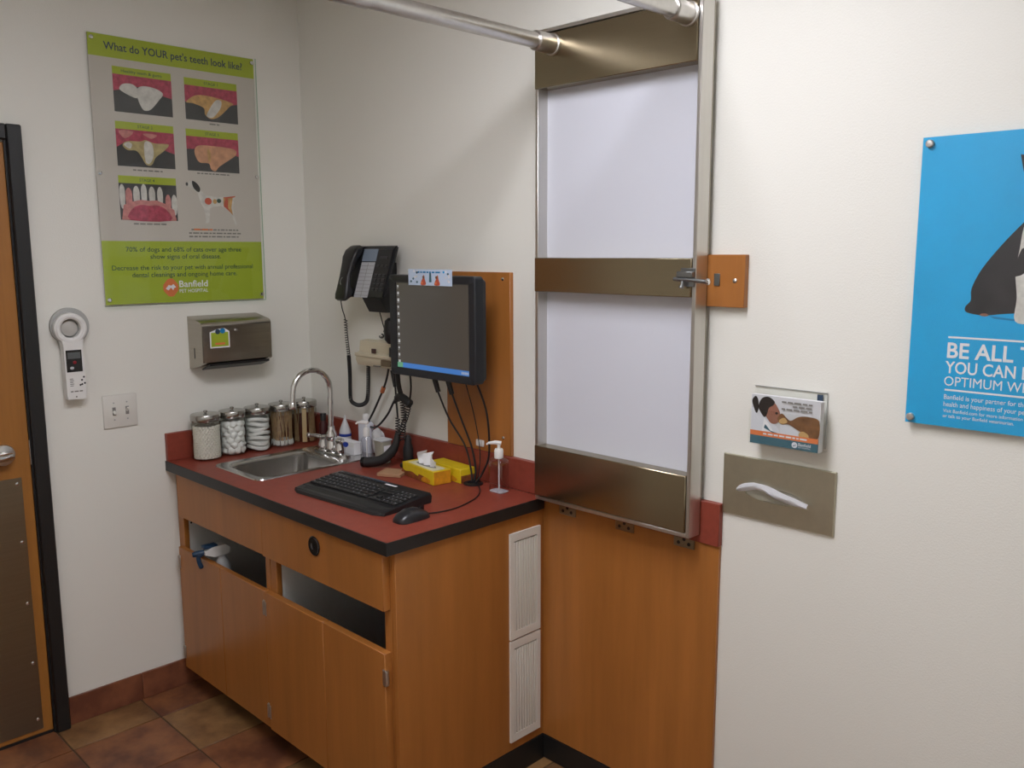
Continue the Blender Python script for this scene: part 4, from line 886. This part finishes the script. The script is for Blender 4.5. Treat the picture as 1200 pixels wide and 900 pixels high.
for i in range(6):
    yy = -.047+i*.0034
    if i == 0:
        LF = Thing('leaflet', 'front leaflet in the acrylic rack, woman in white coat with dog', 'leaflet', (2.212, yy, 1.2125), group='leaflets in the acrylic rack')
        LF.part('sheet', box(2.1215, 2.3055, yy-.001, yy+.001, 1.2125, 1.339), paper)
        p = Print(FB(yy-.0011)); a0, a1 = 2.1225, 2.3045
        U = lambda q: [(a0+x*(a1-a0), 1.2135+z*.125) for x, z in q]
        p.poly(U([(0, .05), (1, .05), (1, 1), (0, 1)]), mat('print_pale', (.60, .61, .62, 1), .5), 1)
        p.poly(U([(0, .26), (0, .72), (.06, .74), (.2, .66), (.3, .5), (.42, .36), (.44, .26)]), p_coat, 2); p.poly(U([(.17, .26), (.2, .55), (.28, .42), (.36, .26)]), p_white, 3); p.poly(U([(.22, .42), (.30, .30), (.44, .26), (.34, .26), (.20, .34)]), p_teal, 4); p.poly(U([(.44, .50), (.58, .44), (.70, .36), (.76, .26), (.44, .26)]), p_coat, 2)
        p.poly(U([(.22, .62), (.26, .84), (.34, .88), (.41, .76), (.44, .66), (.45, .55), (.38, .46), (.30, .46)]), p_skin, 4, 4)
        p.poly(U([(.11, .78), (.16, .94), (.26, .98), (.35, .9), (.33, .82), (.27, .76), (.24, .62), (.2, .56), (.14, .66)]), p_hair, 5, 4); p.poly(U([(.01, .88), (.06, .97), (.10, .9), (.11, .72), (.08, .62), (.03, .76)]), p_hair, 5, 4); p.disc(a0+.385*(a1-a0), 1.2135+.67*.125, .004, .003, p_hair, 6, 8)
        p.poly(U([(.40, .56), (.46, .68), (.54, .60), (.60, .56), (.72, .66), (.88, .68), (1, .62), (1, .3), (.9, .26), (.8, .32), (.66, .42), (.56, .48), (.46, .46)]), p_tan, 6, 4); p.poly(U([(.43, .54), (.5, .6), (.55, .53), (.5, .48), (.44, .48)]), p_gold, 7, 4); p.poly(U([(.72, .32), (.78, .38), (.86, .32), (.84, .26), (.74, .26)]), p_gold, 7, 4)
        p.poly(U([(0, .17), (1, .17), (1, .27), (0, .27)]), p_orange, 8); p.poly(U([(0, 0), (1, 0), (1, .17), (0, .17)]), p_teal, 8)
        p.words(a0+.2*(a1-a0), a0+.86*(a1-a0), 1.2135+.205*.125, .004, p_coat, 9, 3)
        for q, (u0, u1) in enumerate(((.46, .90), (.62, .90), (.46, .90))): p.words(a0+u0*(a1-a0), a0+u1*(a1-a0), 1.2135+(.90-.07*q)*.125, .004, p_mid, 9, 11+q)
        p.disc(a0+.67*(a1-a0), 1.2135+.085*.125, .0075, .0075, p_coat, 9); p.poly([(a0+.645*(a1-a0), 1.2135+.07*.125), (a0+.695*(a1-a0), 1.2135+.10*.125), (a0+.69*(a1-a0), 1.2135+.085*.125), (a0+.65*(a1-a0), 1.2135+.055*.125)], p_teal, 10)
        p.text('Banfield', a0+.725*(a1-a0), a0+.90*(a1-a0), 1.2135+.08*.125, .0075, p_coat, 9, .01); p.text('PET HOSPITAL', a0+.725*(a1-a0), a0+.90*(a1-a0), 1.2135+.04*.125, .003, p_coat, 9, .0)
        p.part(LF, 'printed_picture')
    else:
        o = link('leaflet', box(2.1215, 2.3055, yy-.0008, yy+.0008, 1.2125, 1.338), paper); tag(o, ('', 'second', 'third', 'fourth', 'fifth', 'last')[i]+' leaflet from the front in the acrylic rack, mostly hidden', 'leaflet', 'leaflets in the acrylic rack')
o = link('business_card', box(2.275, 2.290, -.0052, -.0046, 1.25, 1.349), p_navy); tag(o, 'dark card edge showing at the back of the leaflets', 'card')
TS = Thing('tissue_dispenser', 'recessed steel tissue dispenser plate with a tissue hanging out', 'tissue dispenser', (2.18, -.01, .997))
sx0, sx1, sz0, sz1 = 2.022, 2.334, .998, 1.162; scx, scz = 2.170, 1.070
ell = lambda y, a, b_, n=28: [(scx+a*math.cos(2*math.pi*k/n), y, scz+b_*math.sin(2*math.pi*k/n)) for k in range(n)]
def rect_loop(y, ins=0., n=28):
    out = []
    for k in range(n):
        a = 2*math.pi*k/n; c, s = math.cos(a), math.sin(a); x0, x1, z0, z1 = sx0+ins-scx, sx1-ins-scx, sz0+ins-scz, sz1-ins-scz
        t = min((x1/c if c > 1e-9 else x0/c if c < -1e-9 else 1e9), (z1/s if s > 1e-9 else z0/s if s < -1e-9 else 1e9)); out.append([scx+t*c, y, scz+t*s])
    for tx, tz in ((x1, z1), (x0, z1), (x0, z0), (x1, z0)):
        j = min(range(n), key=lambda k: (out[k][0]-scx-tx)**2+(out[k][2]-scz-tz)**2); out[j] = [scx+tx, y, scz+tz]
    return out
TS.part('face_plate', loft([rect_loop(-.0008), rect_loop(-.006), rect_loop(-.008, .002), ell(-.008, .082, .020), ell(-.005, .080, .018)]), mat('plate_steel', (.56, .53, .41, 1), .34, metal=1, var=.04, vscale=(30, 30, 30)))
TS.part('slot_inside', loft([ell(-.0051, .080, .018), ell(-.004, .03, .006)], None, False, True), beige_cl)
bm = nb(); n = 22; g = []
for i in range(n+1):
    s = i/n; x = 2.078+.192*s; row = []
    kz = ((0, 1.082, .016), (.08, 1.091, .022), (.22, 1.098, .020), (.40, 1.095, .016), (.6, 1.087, .024), (.8, 1.079, .024), (.93, 1.070, .014), (1.01, 1.066, .010))
    for (a0, b0, c0), (a1, b1, c1) in zip(kz, kz[1:]):
        if a0 <= s < a1: t = (s-a0)/(a1-a0); zt = b0+(b1-b0)*t; hgt = c0+(c1-c0)*t
    for j in range(6):
        q = j/5; row.append(bm.verts.new((x+.006*math.sin(8*s)*q, -.010-.020*math.sin(math.pi*(.15+.7*q))-.004*math.sin(11*s+3*q), zt+.003-hgt*q)))
    g.append(row)
for i in range(n):
    for j in range(5): bm.faces.new((g[i][j], g[i+1][j], g[i+1][j+1], g[i][j+1]))
bmesh.ops.solidify(bm, geom=bm.faces, thickness=.001)
TS.part('tissue', bm, tissue_m, label='white tissue hanging out of the slot')

# ------------------------------------------------------------------ blue dog poster on wall B
PB = Thing('wellness_poster', 'bright blue poster of a sitting black and white dog with white lettering', 'poster', (2.95, -.012, 1.31))
px0, px1, pz0, pz1 = 2.492, 3.42, 1.312, 1.940; Y0 = -.0165
PB.part('backing_sheet', box(px0, px1, Y0, -.014, pz0, pz1), p_blue)
PB.part('acrylic_cover', box(px0-.001, px1+.001, -.0215, -.0195, pz0-.001, pz1+.001), acrylic)
for (u, v) in ((px0+.016, pz1-.014), (px0+.012, pz0+.014), (px1-.014, pz1-.014), (px1-.014, pz0+.014)):
    PB.part('standoff', lathe([(.0085, -.020), (.0085, .001), (.0065, .003), (0, .0035)], (u, -.0222, v), (0, -1, 0), 16), steel_lt)
p = Print(FB(Y0)); T0 = 2.572
p.rect(T0, 3.30, 1.5085, 1.5125, p_white, 1); p.rect(T0, 3.30, 1.3925, 1.3965, p_white, 1)
p.text('BE ALL THAT', T0, 2.831, 1.466, .033, p_white, 1, .02); p.text('YOU CAN BE', T0-.002, 2.752, 1.432, .026, p_white, 1, .014); p.text('OPTIMUM WELLNESS', T0-.002, 2.820, 1.404, .021, p_white, 1, .0)
for q, (s, wd, hh) in enumerate((('Banfield is your partner for the life,', .185, .0105), ('health and happiness of your pet.', .167, .0105), ('Visit Banfield.com for more information', .158, .0075), ('or talk to your Banfield veterinarian.', .142, .0075))):
    p.text(s, T0, T0+wd, (1.374, 1.358, 1.3445, 1.333)[q], hh, p_white, 1, .002)
p.part(PB, 'lettering')
p = Print(FB(Y0))
p.poly([(2.606, 1.566), (2.602, 1.578), (2.612, 1.592), (2.612, 1.618), (2.630, 1.66), (2.665, 1.71), (2.70, 1.752), (2.735, 1.79), (2.80, 1.80), (2.85, 1.76), (2.862, 1.68), (2.85, 1.60), (2.845, 1.57), (2.80, 1.563), (2.72, 1.568), (2.68, 1.566), (2.64, 1.561)], p_dogblk, 1, 4)
p.poly([(2.698, 1.700), (2.706, 1.755), (2.74, 1.785), (2.77, 1.76), (2.775, 1.68), (2.768, 1.60), (2.77, 1.555), (2.735, 1.548), (2.70, 1.552), (2.700, 1.60), (2.694, 1.65)], p_tooth, 2, 4)
p.poly([(2.69, 1.65), (2.702, 1.70), (2.716, 1.69), (2.712, 1.655), (2.70, 1.645)], p_dogblk, 3, 4)
p.poly([(2.71, 1.80), (2.700, 1.845), (2.72, 1.885), (2.77, 1.905), (2.825, 1.89), (2.85, 1.85), (2.84, 1.80), (2.80, 1.775), (2.75, 1.775)], p_dogblk, 4, 4)
p.poly([(2.758, 1.89), (2.785, 1.89), (2.79, 1.84), (2.815, 1.815), (2.80, 1.785), (2.755, 1.785), (2.735, 1.81), (2.755, 1.84)], p_tooth, 5, 4)
p.poly([(2.686, 1.890), (2.696, 1.888), (2.722, 1.872), (2.705, 1.835), (2.694, 1.855)], p_dogblk, 5); p.poly([(2.86, 1.90), (2.825, 1.885), (2.848, 1.845), (2.862, 1.865)], p_dogblk, 5)
p.disc(2.745, 1.852, .009, .008, p_black, 6, 12); p.disc(2.806, 1.852, .009, .008, p_black, 6, 12); p.disc(2.775, 1.826, .013, .009, p_black, 6, 12)
p.poly([(2.632, 1.561), (2.636, 1.565), (2.645, 1.565), (2.649, 1.561), (2.641, 1.559)], p_skin, 2, 4); p.poly([(2.65, 1.560), (2.70, 1.556), (2.70, 1.552), (2.66, 1.555)], p_blue2, 1)
p.part(PB, 'dog_photo', label='sitting black and white dog')

# ------------------------------------------------------------------ trigger sprayer hooked over the cabinet door
SP = Thing('spray_bottle', 'white spray bottle with dark blue trigger hooked over the cabinet door', 'spray bottle', (.25, -.60, .45))
SP.part('bottle', lathe([(.026, 0), (.030, .004), (.030, .085), (.024, .11), (.014, .125), (.013, .14)], (.265, -.578, .455), seg=20), milky)
SP.part('sprayer_head', loft([[(x, y, z) for y, z in pf] for x, pf in ((.246, [(-.615, .592), (-.56, .592), (-.555, .618), (-.575, .632), (-.625, .63), (-.65, .618), (-.65, .606)]), (.286, [(-.615, .592), (-.56, .592), (-.555, .618), (-.575, .632), (-.625, .63), (-.65, .618), (-.65, .606)]))], None, True, True), white_pl)
SP.part('nozzle', tube([(.264, -.645, .612), (.250, -.676, .608), (.247, -.684, .607)], [.011, .011, .008], 10), navy_tr)
SP.part('trigger', tube(crom([(.262, -.648, .612), (.256, -.664, .600), (.256, -.664, .58), (.258, -.656, .553)], 6), [.011]*7+[.0085]*11+[.006], 10), navy_tr)
SP.part('top_shroud', box(.249, .283, -.652, -.60, .626, .638, .004, 2), navy_tr)
